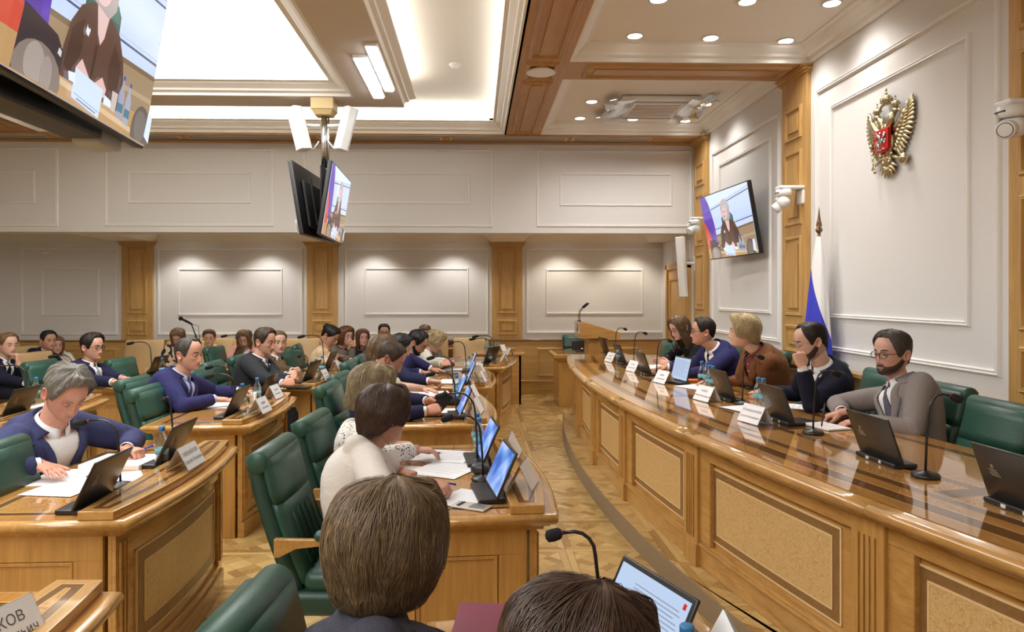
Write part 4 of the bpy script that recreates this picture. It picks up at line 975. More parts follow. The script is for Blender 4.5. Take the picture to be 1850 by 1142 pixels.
M_shirt = cloth('white_shirt', (.80, .80, .82)); M_shirtb = cloth('pale_blue_shirt', (.48, .56, .80))
M_shoe = plain('shoe_leather', (.015, .012, .010), .35)
# ---- head profiles
ZQ = np.linspace(-.122, .118, 481)
def _prof(tab, zc, r0, p):
    zs, rs = zip(*sorted(tab)); lo = np.interp(ZQ, zs, rs)
    hi = r0*np.sqrt(np.clip(1-np.clip((ZQ-zc)/(.118-zc), 0, 1)**p, 0, 1)); k = np.where(ZQ > zc, hi, lo)
    g = np.exp(-.5*(np.arange(-14, 15)/6)**2); g /= g.sum(); m = np.convolve(np.pad(k, 14, mode='edge'), g, 'valid')
    w = np.clip((.105-ZQ)/.02, 0, 1); return m*w+k*(1-w)
PRF = _prof([(.035, .0945), (.015, .0935), (0, .091), (-.03, .089), (-.05, .0885), (-.07, .089), (-.09, .087), (-.105, .083), (-.116, .066), (-.122, .03)], .035, .0945, 2.3)
PRB = _prof([(.03, .102), (0, .101), (-.03, .094), (-.06, .080), (-.09, .064), (-.122, .045)], .03, .102, 2.3)
PRW = _prof([(.04, .077), (.0, .0755), (-.03, .072), (-.06, .066), (-.085, .057), (-.105, .044), (-.116, .032), (-.122, .016)], .04, .077, 2.4)
def headpt(z, th, hair=False, taper=.25):
    z = np.asarray(z, float); th = np.asarray(th, float); zz = z
    if hair: zz = np.maximum(z, -.015); k = 1-taper*np.clip((-.015-z)/.12, 0, 3)
    f = np.interp(zz, ZQ, PRF); b = np.interp(zz, ZQ, PRB); w = np.interp(zz, ZQ, PRW)
    if hair: f, b, w = f*k, b*k, w*k
    c, s = np.cos(th), np.sin(th); sp = lambda q: np.sign(q)*np.abs(q)**.92
    return np.stack([np.where(c > 0, f, b)*sp(c), w*sp(s), z], -1)
def head_grid(n, m, skin, smile=0, wide=1, age=0, lips=(.42, .16, .14), stub=0):
    p = np.arange(m+1)/m; z = -.122+.24*(.55*p+.45*(1-np.cos(pi*p))/2); t0 = 2*pi*np.arange(n)/n; th = t0-.5*np.sin(t0)
    Z, TH = np.meshgrid(z, th, indexing='ij'); P = headpt(Z, TH); x, y, zz = P[..., 0], P[..., 1]*wide, P[..., 2]
    fr = np.clip(np.cos(TH)*2.2, 0, 1); G = lambda v, s: np.exp(-(v/s)**2); ay = np.abs(y)
    nzh = np.interp(zz, [-.064, -.057, -.050, -.044, -.02, .005, .018, .03], [0, .007, .021, .025, .017, .009, .005, 0]); sg = np.interp(zz, [-.055, -.04, .01], [.011, .010, .0065])
    d = nzh*G(y, sg)+.007*G(ay-.0135, .006)*G(zz+.048, .007)
    d += -.012*G(ay-.031, .015)*G(zz-.001, .012)+.005*G(zz-.022, .008)*G(ay-.026, .024)-.003*G(zz-.022, .01)*G(y, .008)
    d += (.004+.004*smile)*G(ay-.047, .016)*G(zz+.024, .015)
    zl = -.0725+smile*.015*(y/.025)**2; lw = .026+.004*smile
    d += .0060*G(y, lw)*(G(zz-zl-.0055, .0045)+1.1*G(zz-zl+.0065, .0055))-.0065*G(y, lw)*G(zz-zl, .0022)
    d += .009*G(y, .024)*G(zz+.104, .013)-.003*G(y, .03)*G(zz+.088, .006)
    if age: nl = ay-(.018+.35*np.clip(-.045-zz, 0, .05)); d += -.0028*age*G(nl, .0035)*G(zz+.06, .022)+.004*age*G(ay-.036, .014)*G(zz+.085, .018)-.002*age*G(zz+.020, .003)*G(ay-.03, .013)
    x = x+d*fr; V = np.stack([x, y, zz], -1).reshape(-1, 3)
    col = np.tile(np.array(skin), (n*(m+1), 1)).reshape(m+1, n, 3)
    lipm = (np.clip(G(y, lw*.8)*1.3, 0, 1)*np.clip(G(zz-zl-.001, .0105)*1.6-.35, 0, 1)*fr)[..., None]; col = col*(1-lipm*.75)+np.array(lips)*lipm*.75
    ch = (G(ay-.045, .02)*G(zz+.03, .022)*fr*.30+G(y, .014)*G(zz+.045, .012)*fr*.25)[..., None]; col = col*(1-ch)+np.array(skin)*np.array([1.02, .74, .70])*ch
    es = (G(ay-.031, .015)*G(zz, .012)*fr*.30)[..., None]; col = col*(1-es*.5)
    if stub: sm = (np.clip(1.4*G(zz+.10, .035), 0, 1)*np.clip(1.3-np.abs(y)*6, 0, 1)*(x > -.01)*stub)[..., None]; col = col*(1-sm*.5)
    F = [(i*n+j, i*n+(j+1) % n, (i+1)*n+(j+1) % n, (i+1)*n+j) for i in range(m) for j in range(n)]+[tuple(range(n-1, -1, -1)), tuple(m*n+j for j in range(n))]
    return V, F, col.reshape(-1, 3)
# ---- hair
HL = {'short': ([0, 20, 36, 48, 60, 72, 82, 90, 100, 115, 135, 180], [.096, .094, .092, .068, .030, -.012, -.014, .006, .010, -.02, -.055, -.072]),
      'receding': ([0, 14, 26, 40, 54, 66, 74, 82, 90, 100, 115, 135, 180], [.102, .104, .108, .106, .080, .030, -.012, -.014, .006, .010, -.02, -.055, -.072]),
      'crop': ([0, 22, 38, 52, 64, 73, 82, 90, 100, 115, 135, 180], [.092, .090, .086, .062, .026, -.005, .0, .012, .014, -.01, -.04, -.055]),
      'bob': ([0, 20, 38, 50, 58, 66, 80, 180], [.060, .062, .050, .015, -.05, -.095, -.105, -.112]),
      'pixie': ([0, 20, 38, 50, 60, 70, 85, 100, 120, 180], [.072, .072, .060, .030, -.01, -.035, -.03, -.035, -.07, -.088]),
      'long': ([0, 20, 36, 46, 54, 66, 80, 180], [.080, .075, .055, .01, -.10, -.22, -.25, -.26]),
      'shoulder': ([0, 20, 36, 46, 54, 66, 80, 180], [.072, .068, .050, .01, -.08, -.135, -.15, -.16]),
      'back': ([0, 22, 38, 52, 64, 75, 85, 95, 110, 135, 180], [.086, .083, .074, .052, .028, .008, .0, .0, -.015, -.05, -.062])}
def make_hair(style, th, mat, T, parent, n=56, m=14, strands=0, seed=0, taper=.25, lump=.25, topb=1.0, sw=.0013, wild=.004, part=0):
    r = np.random.default_rng(seed+11); A, Hh = HL[style]; low = style in ('bob', 'long', 'shoulder', 'pixie')
    def pos(thv, t, off=0.):
        thv = np.asarray(thv, float); t = np.asarray(t, float); dg = np.degrees(np.abs((thv+pi) % (2*pi)-pi)); H = np.interp(dg, A, Hh)
        top = .1178; z = H+(top-H)*(1-(1-t)**1.0) if not low else H+(top-H)*t
        z = np.minimum(z, top); P = headpt(z, thv, True, taper)
        thk = th*(.06+.94*np.clip(t*2.6, 0, 1)**.8)*(.40+.60*np.clip((z+.01)/.075, 0, 1)) if not low else th*(.75+.25*np.sin(np.clip(t, 0, 1)*pi))*np.where(dg < 50, .45+.55*np.clip(t*3, 0, 1), 1)
        thk = thk*(1+(topb-1)*np.clip((z-.04)/.07, 0, 1))
        lum = 1+lump*(np.sin(5*thv+seed+3*t)*.5+np.sin(11*thv-2*t*3+seed*2)*.3+np.sin(3*t*4+2*thv+seed)*.3)
        nrm = np.stack([P[..., 0], P[..., 1]*1.3, np.maximum(z-.0, -.01)*1.0], -1); nrm /= np.linalg.norm(nrm, axis=-1, keepdims=True)+1e-9
        return P+nrm*(thk*lum+off)[..., None]
    tt = np.concatenate([[0, .02], np.linspace(.06, 1, m)]); ths = 2*pi*np.arange(n)/n
    Tg, Hg = np.meshgrid(tt, ths, indexing='ij'); P = pos(Hg, Tg)
    inner = headpt(np.interp(np.degrees(np.abs((ths+pi) % (2*pi)-pi)), A, Hh), ths, True, taper)*np.array([.97, .97, 1]) if low else pos(ths, 0*ths)*.985
    P = np.concatenate([inner[None], P]); m2 = P.shape[0]; V = P.reshape(-1, 3)
    F = [(i*n+j, i*n+(j+1) % n, (i+1)*n+(j+1) % n, (i+1)*n+j) for i in range(m2-1) for j in range(n)]+[tuple((m2-1)*n+j for j in range(n))]
    uv = [( (j % n)/n*34, (i/m2)*1.6) for i in range(m2) for j in range(n)]
    V = list(map(tuple, V)); sm = [True]*len(F)
    if strands:
        k = 8
        t0 = np.where(r.random(strands) < .6, r.uniform(.55, .995, strands), r.uniform(.15, .6, strands)); t1 = t0-r.uniform(.25, .75, strands); t1 = np.maximum(t1, -.02 if not low else -.035)
        a0 = r.uniform(0, 2*pi, strands); da = r.normal(0, .13 if low else .12, strands); s = np.linspace(0, 1, k)
        if not low:
            dgs = np.degrees(np.abs((a0+pi) % (2*pi)-pi))
        TT = t0[:, None]+(t1-t0)[:, None]*s; AA = a0[:, None]+da[:, None]*s+.05*np.sin(6*s+a0[:, None]*9); OO = (r.uniform(-.001, wild, strands)[:, None])*np.sin(pi*np.clip(s*.8+.1, 0, 1))+.0006
        Q = pos(AA, np.clip(TT, -.04, .999), OO); dT = np.gradient(Q, axis=1); dT /= np.linalg.norm(dT, axis=-1, keepdims=True)+1e-9
        N = Q-np.array([0, 0, 0]); N /= np.linalg.norm(N, axis=-1, keepdims=True)+1e-9; B = np.cross(dT, N); B /= np.linalg.norm(B, axis=-1, keepdims=True)+1e-9
        wd = sw*np.array([.6, 1, 1.2, 1.2, 1.1, 1, .8, .15])[None, :, None]
        R3 = np.stack([Q+B*wd, Q+N*wd*.8, Q-B*wd], 2); b = len(V); V += list(map(tuple, R3.reshape(-1, 3)))
        uu = r.uniform(0, 34, strands)
        for i in range(strands):
            o = b+i*k*3
            for j in range(k-1):
                for q in range(2): F.append((o+j*3+q, o+j*3+q+1, o+(j+1)*3+q+1, o+(j+1)*3+q)); sm.append(True)
            uv += [(uu[i]+.05*q, j/k*.5) for j in range(k) for q in range(3)]
    mb = MB(); mb.V = V; mb.F = F; mb.M = [0]*len(F); mb.S = sm
    o = mb.build('hair', mat, parent, T=T); me = o.data; ul = me.uv_layers.new(name='UV'); li = np.zeros(len(me.loops), int); me.loops.foreach_get('vertex_index', li)
    ul.data.foreach_set('uv', np.array(uv)[li].ravel()); return o
# ---- hands: local frame fingers +x, palm -z, thumb +y
def remesh(mb, voxel, it=3, fac=.5):
    me = bpy.data.meshes.new('tmp'); me.from_pydata(mb.V, [], mb.F); o = bpy.data.objects.new('tmp', me); COL.objects.link(o)
    r = o.modifiers.new('r', 'REMESH'); r.mode = 'VOXEL'; r.voxel_size = voxel
    if it: s = o.modifiers.new('s', 'SMOOTH'); s.factor = fac; s.iterations = it
    dg = bpy.context.evaluated_depsgraph_get(); ev = o.evaluated_get(dg); m2 = ev.to_mesh()
    V = np.zeros(len(m2.vertices)*3); m2.vertices.foreach_get('co', V); V = V.reshape(-1, 3).copy(); F = [tuple(p.vertices) for p in m2.polygons]
    ev.to_mesh_clear(); bpy.data.objects.remove(o); bpy.data.meshes.remove(me); return V, F
HAND = {}
def hand(pose):
    if pose in HAND: return HAND[pose]
    curl = {'flat': (6, 10, 8), 'rest': (18, 28, 20), 'hold': (42, 48, 30), 'fist': (62, 78, 50), 'write': (48, 60, 35)}[pose]
    mb = MB()
    rings = []
    for x, w, h, zc in ((-.03, .026, .020, 0), (0, .027, .019, 0), (.02, .036, .017, 0), (.05, .041, .0155, .001), (.078, .040, .0135, .002), (.090, .034, .010, .001)):
        rings.append([(x, w*np.sign(cos(a))*abs(cos(a))**.8, zc+h*np.sign(sin(a))*abs(sin(a))**.8) for a in [2*pi*k/14 for k in range(14)]])
    mb.loft(rings)
    for i, (y, ln, r, sp) in enumerate(((.030, .070, .0088, 5), (.0105, .078, .0092, 1.5), (-.009, .073, .0088, -2), (-.0275, .058, .0078, -6))):
        p = Vector((.080-.004*abs(i-1), y, .001)); a = 0; pts = [p-Vector((.02, 0, 0)), p.copy()]; k = 1+.06*(i-1)
        for seg, c in zip((.45, .31, .24), curl):
            a += radians(c*k); dv = Vector((cos(a), sin(radians(sp))*cos(a), -sin(a))); pts.append(pts[-1]+dv*ln*seg)
        mb.tube(pts, [r*1.0, r*1.05, r, r*.92, r*.70], 9); mb.ell(pts[-1], (r*.74,)*3, 8, 6)
    tp = {'flat': ((.018, .026, -.004), (.045, .052, -.008), (.070, .066, -.010), (.090, .074, -.012)), 'rest': ((.018, .026, -.006), (.044, .048, -.014), (.070, .055, -.022), (.090, .056, -.026))}.get(pose, ((.018, .026, -.006), (.046, .042, -.022), (.074, .038, -.036), (.092, .028, -.042)))
    mb.tube(tp, [.0145, .0125, .0105, .0075], 9); mb.ell(tp[-1], (.0078,)*3, 8, 6)
    HAND[pose] = remesh(mb, .0034, 2); return HAND[pose]
def ik(S, Wp, a, b, pole):
    d = Wp-S; L = d.length; k = max(1, L/((a+b)*.985)); a *= k; b *= k; L = min(L, (a+b)*.999); u = d.normalized()
    x = (a*a-b*b+L*L)/(2*L); h = sqrt(max(0, a*a-x*x)); p = (pole-u*pole.dot(u)).normalized(); return S+u*x+p*h
SKIN = (.60, .37, .28)
def person(label, head, hip, yaw, hyaw, hpitch=0, hroll=0, R=None, L=None, top=None, hair=None, skin=SKIN, build=1.0, hs=1.0, hi=False, smile=0, age=0, glasses=None, beard=None, brow=None, stub=0, lids=0, wide=1, base=0, extras=None, female=False):
    """head: world point of the crown; hip: world (x, y); yaw, hyaw: facing of body and head in degrees; R, L: hand dicts"""
    t = thing('person', label, 'person', (hip[0], hip[1], 0), radians(yaw)); B = Matrix.Translation((hip[0], hip[1], 0)) @ Rz(radians(yaw)); Bi = B.inverted(); Bd = Rz(-radians(yaw)).to_3x3()
    top = dict(top or {}); hr = dict(hair or {})
    Rh = (Rz(radians(hyaw-yaw)) @ Matrix.Rotation(radians(hpitch), 4, 'Y') @ Matrix.Rotation(radians(hroll), 4, 'X'))
    crown_l = Bi @ Vector(head); hc = crown_l-(Rh.to_3x3() @ Vector((0, 0, .118*hs+.85*hr.get('th', .012)*hr.get('topb', 1))))
    HT = Matrix.Translation(hc) @ Rh @ Matrix.Scale(hs, 4)
    P0 = Vector((0, 0, .60+base)); lean = hc-P0; ln = Vector((lean.x, 0, lean.z)).normalized()
    P2 = hc-ln*.125-Vector((.035, 0, .030)); P1 = (P0+P2)/2+Vector((-.05, 0, .06))
    LN = max(.30, (P1-P0).length*.5+(P2-P1).length*.5+(P2-P0).length*.5-.0); SE0 = max(0., 1-LN/.53)
    def spine(s):
        s = max(0., 1-(1-float(s))*.53/LN)
        q = (1-s)**2*P0+2*s*(1-s)*P1+s*s*P2; d = (2*(1-s)*(P1-P0)+2*s*(P2-P1)).normalized(); f = Vector((0, 1, 0)).cross(d).normalized(); lat = d.cross(f); return q, d, f, lat
    b = build; fm = female
    SS = [0, .12, .25, .4, .55, .68, .78, .86, .92, .97, 1.0]
    WW = [.175, .172, .16, .155, .168, .180, .188, .182, .158, .112, .072] if not fm else [.175, .165, .145, .138, .150, .158, .160, .152, .130, .088, .058]
    DD = [.125, .125, .12, .118, .122, .124, .122, .112, .095, .072, .060] if not fm else [.12, .115, .105, .105, .122, .132, .120, .102, .085, .062, .050]
    def torso(mb, inf, s0=0, s1=1.0, n=28, k=22):
        rings = []
        for i in range(k+1):
            s = max(SE0, s0)+(s1-max(SE0, s0))*i/k; q, d, f, lat = spine(s); w = np.interp(s, SS, WW)*b+inf; dd = np.interp(s, SS, DD)*b+inf
            rings.append([q+lat*(w*np.sign(cos(a))*abs(cos(a))**.85)+f*(dd*sin(a)) for a in [2*pi*j/n for j in range(n)]])
        mb.loft(rings)
    sh = {}
    for s, nm in ((1, 'L'), (-1, 'R')):
        q, d, f, lat = spine(.82); sh[nm] = q+lat*s*((.160 if not fm else .138)*b)+d*.012
    ARM = {}
    for nm, sp in (('L', L), ('R', R)):
        s = 1 if nm == 'L' else -1; sp = dict(sp or {})
        p = sp.get('p'); p = Bi @ Vector(p) if p is not None else Vector((.30, s*.16, .60+base))
        dr = sp.get('d'); dr = (Bd @ Vector(dr)).normalized() if dr is not None else Vector((1, -s*.25, -.05)).normalized()
        nn = sp.get('n'); nn = (Bd @ Vector(nn)) if nn is not None else Vector((0, 0, -1))
        pole = Vector(sp.get('pole', (-.35, s*.55, -.75)))
        wr = p-dr*.075; el = ik(sh[nm], wr, .285, .25, pole)
        if 'pole' not in sp and p.z > .74:
            for qz in np.linspace(-.7, .5, 13):
                el = ik(sh[nm], wr, .285, .25, Vector((-.55, s*.40, float(qz))))
                if el.z > wr.z-.03: break
        ARM[nm] = (wr, el, dr, nn, sp.get('pose', 'rest'))
    # --- body: one skin surface (head, neck, trunk, arms, hands, legs)
    mb = MB(); cols = []
    def addc(V, F, c): mb.add([tuple(v) for v in V], F, 0, True); cols.extend([c]*len(V) if isinstance(c, tuple) else [tuple(q) for q in c])
    V, F, c = head_grid(*((72, 60) if hi else (44, 36)), skin, smile, wide, age, stub=stub, lips=(.50, .14, .14) if fm else (.42, .18, .15)); addc([HT @ Vector(v) for v in V], F, c)
    def sub(fn, c=tuple(skin)):
        m2 = MB(); fn(m2); addc(m2.V, m2.F, c)
    q, d, f, lat = spine(.97); nk = .053 if not fm else .044
    sub(lambda m: m.tube([q-d*.05, q+d*.02, HT @ Vector((-.022, 0, -.085)), HT @ Vector((-.015, 0, -.02))], [nk*1.25*b, nk*1.05*b, nk*b, nk*.95*b], 18))
    for s in (1, -1):
        def ear(m):
            rings = []
            for r, o in ((.0, .004), (.45, .002), (.7, .006), (.9, .013), (1.05, .010), (1.0, .0), (.8, -.008)):
                rings.append([HT @ (Vector((-.012, s*(.0745*wide+o), -.008)) + Vector((-.25*r*.03*sin(a)+.018*r*cos(a)*(1 if True else 0)-.004*r, s*.010*r*(1 if cos(a) < 0 else .2), .032*r*sin(a)*(1.0 if sin(a) > 0 else .85)))) for a in [2*pi*k/14 for k in range(14)]])
            m.loft(rings)
        sub(ear, tuple(np.array(skin)*np.array([1, .86, .82])))
        if hi or True:
            def lid(m):                                                    # upper and lower eyelids
                for e0, e1 in ((13-lids*20, 90), (-90, -22)):
                    rings = []
                    for i in range(6):
                        e = radians(e0+(e1-e0)*i/5); rings.append([HT @ (Vector((.0765, s*.031*wide, .001))+Vector((cos(e)*cos(a), cos(e)*sin(a), sin(e)))*.0140) for a in [radians(-100+200*k/10) for k in range(11)]])
                    m.loft(rings, 0, True, False, False)
            sub(lid, tuple(np.array(skin)*np.array([.92, .82, .80])))
    sub(lambda m: torso(m, -.012))
    for nm in 'LR':
        wr, el, dr, nn, pose = ARM[nm]; S_ = sh[nm]
        sub(lambda m: m.tube([S_, S_*.5+el*.5, el, el*.55+wr*.45, wr+dr*.008], [.052*b, .046*b, .040*b, .036*b, .0265], 12))
        V, F = hand(pose); X = dr; Z = (-nn+X*nn.dot(X)).normalized(); Y = Z.cross(X); k = (1 if nm == 'R' else -1); hk = .92 if fm else 1.02
        V2 = np.array(V)*np.array([1, k, 1])*hk @ np.array([X, Y, Z])+np.array(wr); F2 = F if k == 1 else [f_[::-1] for f_ in F]
        cc = np.tile(np.array(skin)*np.array([1.03, .93, .90]), (len(V2), 1)); addc(V2, F2, cc)
    kn = {}
    for s, nm in ((1, 'L'), (-1, 'R')):
        h = Vector((0, s*.09, .575+base)); k_ = Vector((.44, s*.12, .56+base)); a_ = Vector((.40, s*.13, .09+base)); kn[nm] = (h, k_, a_)
        sub(lambda m: m.tube([h, k_, a_], [.065, .050, .035], 10))
    o = mb.build('body', M_skin, t); ca = o.data.color_attributes.new('Col', 'FLOAT_COLOR', 'POINT'); ca.data.foreach_set('color', np.c_[np.array(cols), np.ones(len(cols))].ravel())
    # --- eyes, brows
    mb = MB()
    for s in (1, -1):
        mb.ell(HT @ Vector((.0765, s*.031*wide, .001)), (.0130*hs,)*3, 14, 10, 0)
        rings = [[HT @ (Vector((.0765, s*.031*wide, .001))+Vector((cos(e), sin(e)*cos(a), sin(e)*sin(a)-.0))*.01345) for a in [2*pi*k/10 for k in range(10)]] for e in (radians(31), radians(16), radians(1))]
        mb.loft(rings, 1)
    mb.build('eyes', [M_eye, M_iris], t)
    hm = hr.get('mat'); bm_ = brow or hm
    if bm_:
        mb = MB()
        for s in (1, -1):
            pts = []
            for k in range(6):
                y = .013+.0075*k; z = .0225+.0045*sin(k/5*2.4)-.0015*k/5; th_ = math.asin(min(.99, y/.082)); x = headpt(z, th_)[0]+.0045*np.exp(-((z-.022)/.008)**2)*np.exp(-((y-.026)/.024)**2)+.001
                pts.append(HT @ Vector((x, s*y*wide, z)))
            mb.tube(pts, [.0022*hs, .0036*hs, .0038*hs, .0034*hs, .0026*hs, .0012*hs], 6)
        mb.build('eyebrows', bm_, t)
    # --- hair
    if hr:
        ho = make_hair(hr['style'], hr.get('th', .014), hm, HT, t, n=72 if hi else 44, m=18 if hi else 12, strands=int(hr.get('n', 900)*(2 if hi and hr.get('n', 900) < 3000 else 1)) if hi else hr.get('n', 260), seed=hr.get('seed', 1), taper=hr.get('taper', .25), lump=hr.get('lump', .25), topb=hr.get('topb', 1.0), sw=hr.get('sw', .0008 if hi else .0020), wild=hr.get('wild', .004))
        if hr.get('bun'):
            m = MB(); m.ell(HT @ Vector(hr['bun'][:3]), (hr['bun'][3]*.9, hr['bun'][3], hr['bun'][3]), 16, 10, 0, Rh)
            for k in range(9): a = k*.7; m.tube([HT @ (Vector(hr['bun'][:3])+Vector((cos(a+q)*.6, sin(a+q), cos(q*2+k)*.8))*hr['bun'][3]*1.02) for q in np.linspace(0, 2.2, 7)], [.004]*7, 5)
            m.build('hair_bun', hm, t)
    if beard:
        m = MB(); n_ = 41; rings = []
        ths = np.radians(np.linspace(-96, 96, n_)); dg = np.abs(np.degrees(ths))
        zt = np.interp(dg, [0, 12, 22, 30, 45, 70, 88, 96], [-.087, -.085, -.064, -.066, -.070, -.052, -.022, -.008])
        zt = zt+.0025*np.sin(ths*37)+.002*np.sin(ths*61); zb = np.interp(dg, [0, 40, 75, 96], [-.1215, -.120, -.098, -.05])
        for q, off in ((0, .0005), (.10, .0022), (.45, .006), (.8, .006), (1, .003)):
            zz = zt+(zb-zt)*q; P = headpt(zz, ths); e = .010*np.exp(-(P[:, 1]/.024)**2-((zz+.104)/.013)**2)+.004*np.exp(-(P[:, 1]/.026)**2-((zz+.080)/.006)**2)
            nr = P*np.array([1, 1.2, .6]); nr /= np.linalg.norm(nr, axis=1)[:, None]; P = P+nr*off*beard.get('k', 1); P[:, 0] += e; rings.append([HT @ Vector(p) for p in P])
        m.loft(rings, 0, True, False, False)
        m.tube([HT @ Vector((.0905+.006*(1-abs(k)/3)-.004*(abs(k)/3)**2, k*.0095, -.0615-.0045*(abs(k)/3)**2)) for k in range(-3, 4)], [.002, .0045, .005, .0045, .005, .0045, .002], 7)
        m.build('beard', beard['mat'], t)
    if glasses:
        g = MB(); wire = .0011 if glasses != 'dark' else .0019; gm = M_specs if glasses != 'wire' else M_specsm
        for s in (1, -1):
            c = [HT @ Vector((.1035-.10*(abs(yy)**2)*6*.0-.004*abs(cos(a)), 0, 0)) for a in (0,) for yy in (0,)]
            pts = []
            for k in range(17):
                a = 2*pi*k/16; y = s*(.032+.0235*np.sign(cos(a))*abs(cos(a))**.75); z = -.003+.0165*np.sign(sin(a))*abs(sin(a))**.75; pts.append(HT @ Vector((.104-.22*max(0, abs(y)-.02), y*wide, z)))
            g.tube(pts, wire*hs, 6, caps=False); g.tube([HT @ Vector((.104-.22*.036, s*.0555*wide, .004)), HT @ Vector((.06, s*.0765*wide, .006)), HT @ Vector((.0, s*.081*wide, .004)), HT @ Vector((-.018, s*.079*wide, -.008))], wire*hs, 6)
        g.tube([HT @ Vector((.104, .009, .002)), HT @ Vector((.109, 0, .004)), HT @ Vector((.104, -.009, .002))], wire*hs, 6)
        go = g.build('glasses', gm, t)
        if hi:
            ln_ = MB()
            for s in (1, -1): ln_.add([HT @ Vector((.1035-.22*max(0, abs(.032+.023*cos(a))-.02), s*(.032+.023*cos(a))*wide, -.003+.016*sin(a))) for a in [2*pi*k/14 for k in range(14)]], [tuple(range(14))])
            ln_.build('lenses', M_lens, go)
    # --- clothing
    jm = top['mat']; inf = top.get('inf', .018); sl = top.get('sleeve', .90)
    mb = MB(); torso(mb, inf, 0, top.get('neck', .975))
    for nm in 'LR':
        wr, el, dr, nn, pose = ARM[nm]; S_ = sh[nm]; k = .9 if fm else 1
        if sl > .5: e2 = el+(wr-el)*sl; pts = [S_, S_*.6+el*.4, S_*.25+el*.75, el, el*.6+e2*.4, e2]; rr = [.068*b*k, .066*b*k, .060*b*k, .055*b*k, .050*k, .042*k]
        else: pts = [S_, S_*.5+el*.5, S_*.2+el*.8]; rr = [.075*b*k, .070*b*k, .066*b*k]
        mb.ell(S_, (.068*b*k,)*3, 14, 10); mb.tube(pts, rr, 14); mb.ell(el, (.054*b*k,)*3, 12, 8) if sl > .5 else None
    vx = .010 if hi else .014
    V, F = remesh(mb, vx, 5)
    # folds round elbows and belly
    nv_ = np.array([noise.noise(Vector(v)*9+Vector((hip[0]*7, hip[1]*3, 0)))*.6+noise.noise(Vector((v[0]*8, v[1]*8, v[2]*26)))*.5 for v in V])
    ctr = np.array([spine(.6)[0]]); dirv = V-ctr; dirv /= np.linalg.norm(dirv, axis=1)[:, None]; V = V+dirv*(nv_*.006)[:, None]
    ss = np.linspace(SE0, 1, 41); sp_ = [spine(s) for s in ss]; Q = np.array([q for q, *_ in sp_]); D = np.linalg.norm(V[:, None]-Q[None], axis=2).argmin(1)
    fw = np.einsum('ij,ij->i', V-Q[D], np.array([x[2] for x in sp_])[D]); la = np.einsum('ij,ij->i', V-Q[D], np.array([x[3] for x in sp_])[D]); sv = ss[D]
    v0 = top.get('v0', .42); vw = top.get('vw', .085)
    def vwid(s): return vw*np.clip((s-v0)/(.97-v0), 0, 1)**.85
    if v0 < 1:
        cut = (fw > .0) & (fw < np.interp(sv, SS, DD)*b+inf+.018) & (sv > v0) & (np.abs(la) < vwid(sv)); F = [f_ for f_ in F if not all(cut[i] for i in f_)]; LT = np.array([x[3] for x in sp_])[D]; dl = np.where(cut, np.sign(la)*vwid(sv)-la, 0); V = V+LT*dl[:, None]
    m2 = MB(); m2.add(V, F, 0, True); jo = m2.build(top.get('name', 'jacket'), jm, t)
    sd = jo.modifiers.new('thick', 'SOLIDIFY'); sd.thickness = .005; sd.offset = 1
    def surf(s, lat_, lift):
        q, d, f, lat = spine(s); w = np.interp(s, SS, WW)*b+inf; dd = np.interp(s, SS, DD)*b+inf
        return q+lat*lat_+f*(dd*sqrt(max(.05, 1-min(1, abs(lat_)/w)**2.35))+lift)
    if top.get('lapel', True) and v0 < .9:
        for s in (1, -1):
            m3 = MB(); rows = []
            lw = top.get('lw', .062)
            for i in range(15):
                q = v0-.02+(.955-v0+.02)*i/14; e = (q-v0)/(.955-v0); inn = vwid(q)-.004; wdt = lw*np.interp(e, [0, .2, .55, .70, .705, .9, 1], [.12, .55, .95, 1.0, .72, .70, .55])
                rows.append([surf(q, s*(inn+wdt*u), .010+.006*sin(pi*u)) for u in (0, .33, .66, 1)]+[surf(q, s*(inn+wdt*.98), .003), surf(q, s*inn, .002)])
            m3.loft(rows, 0, True); m3.build('lapel', top.get('lapmat', jm), t)
    if top.get('lapel', True) and v0 < .9:
        m3 = MB(); rings = []
        for se, mode in ((.905, 0), (.955, 1), (1.0, 2), (.985, 3)):
            q, d, f, lat = spine(min(se, 1)); w = (np.interp(se, SS, WW)*b+inf+.006, np.interp(se, SS, WW)*b+inf+.005, nk*b*1.36+.016, nk*b*1.36+.008)[mode]; dd = (np.interp(se, SS, DD)*b+inf+.006, np.interp(se, SS, DD)*b+inf+.005, nk*b*1.36+.016, nk*b*1.36+.008)[mode]
            if mode >= 2: q = q+d*(.012 if mode == 2 else .0)
            rings.append([q+lat*(w*np.sign(cos(a))*abs(cos(a))**.85)+f*(dd*sin(a)) for a in [radians(90+48+(360-96)*k/26) for k in range(27)]])
        m3.loft(rings, 0, True, False, False); co = m3.build('collar', top.get('lapmat', jm), t); co.modifiers.new('thick', 'SOLIDIFY').thickness = .003
    if top.get('collar') and v0 >= .9 or top.get('collar') == 'stand':
        m3 = MB(); q, d, f, lat = spine(.97)
        m3.loft([[q+d*h+lat*((nk+.02+o)*b*cos(a))+f*((nk+.015+o)*b*sin(a)) for a in [2*pi*k/20 for k in range(20)]] for h, o in ((-.03, .012), (.015, .004), (.02, .012), (-.02, .026))], 0, True, False); m3.build('collar', jm, t)
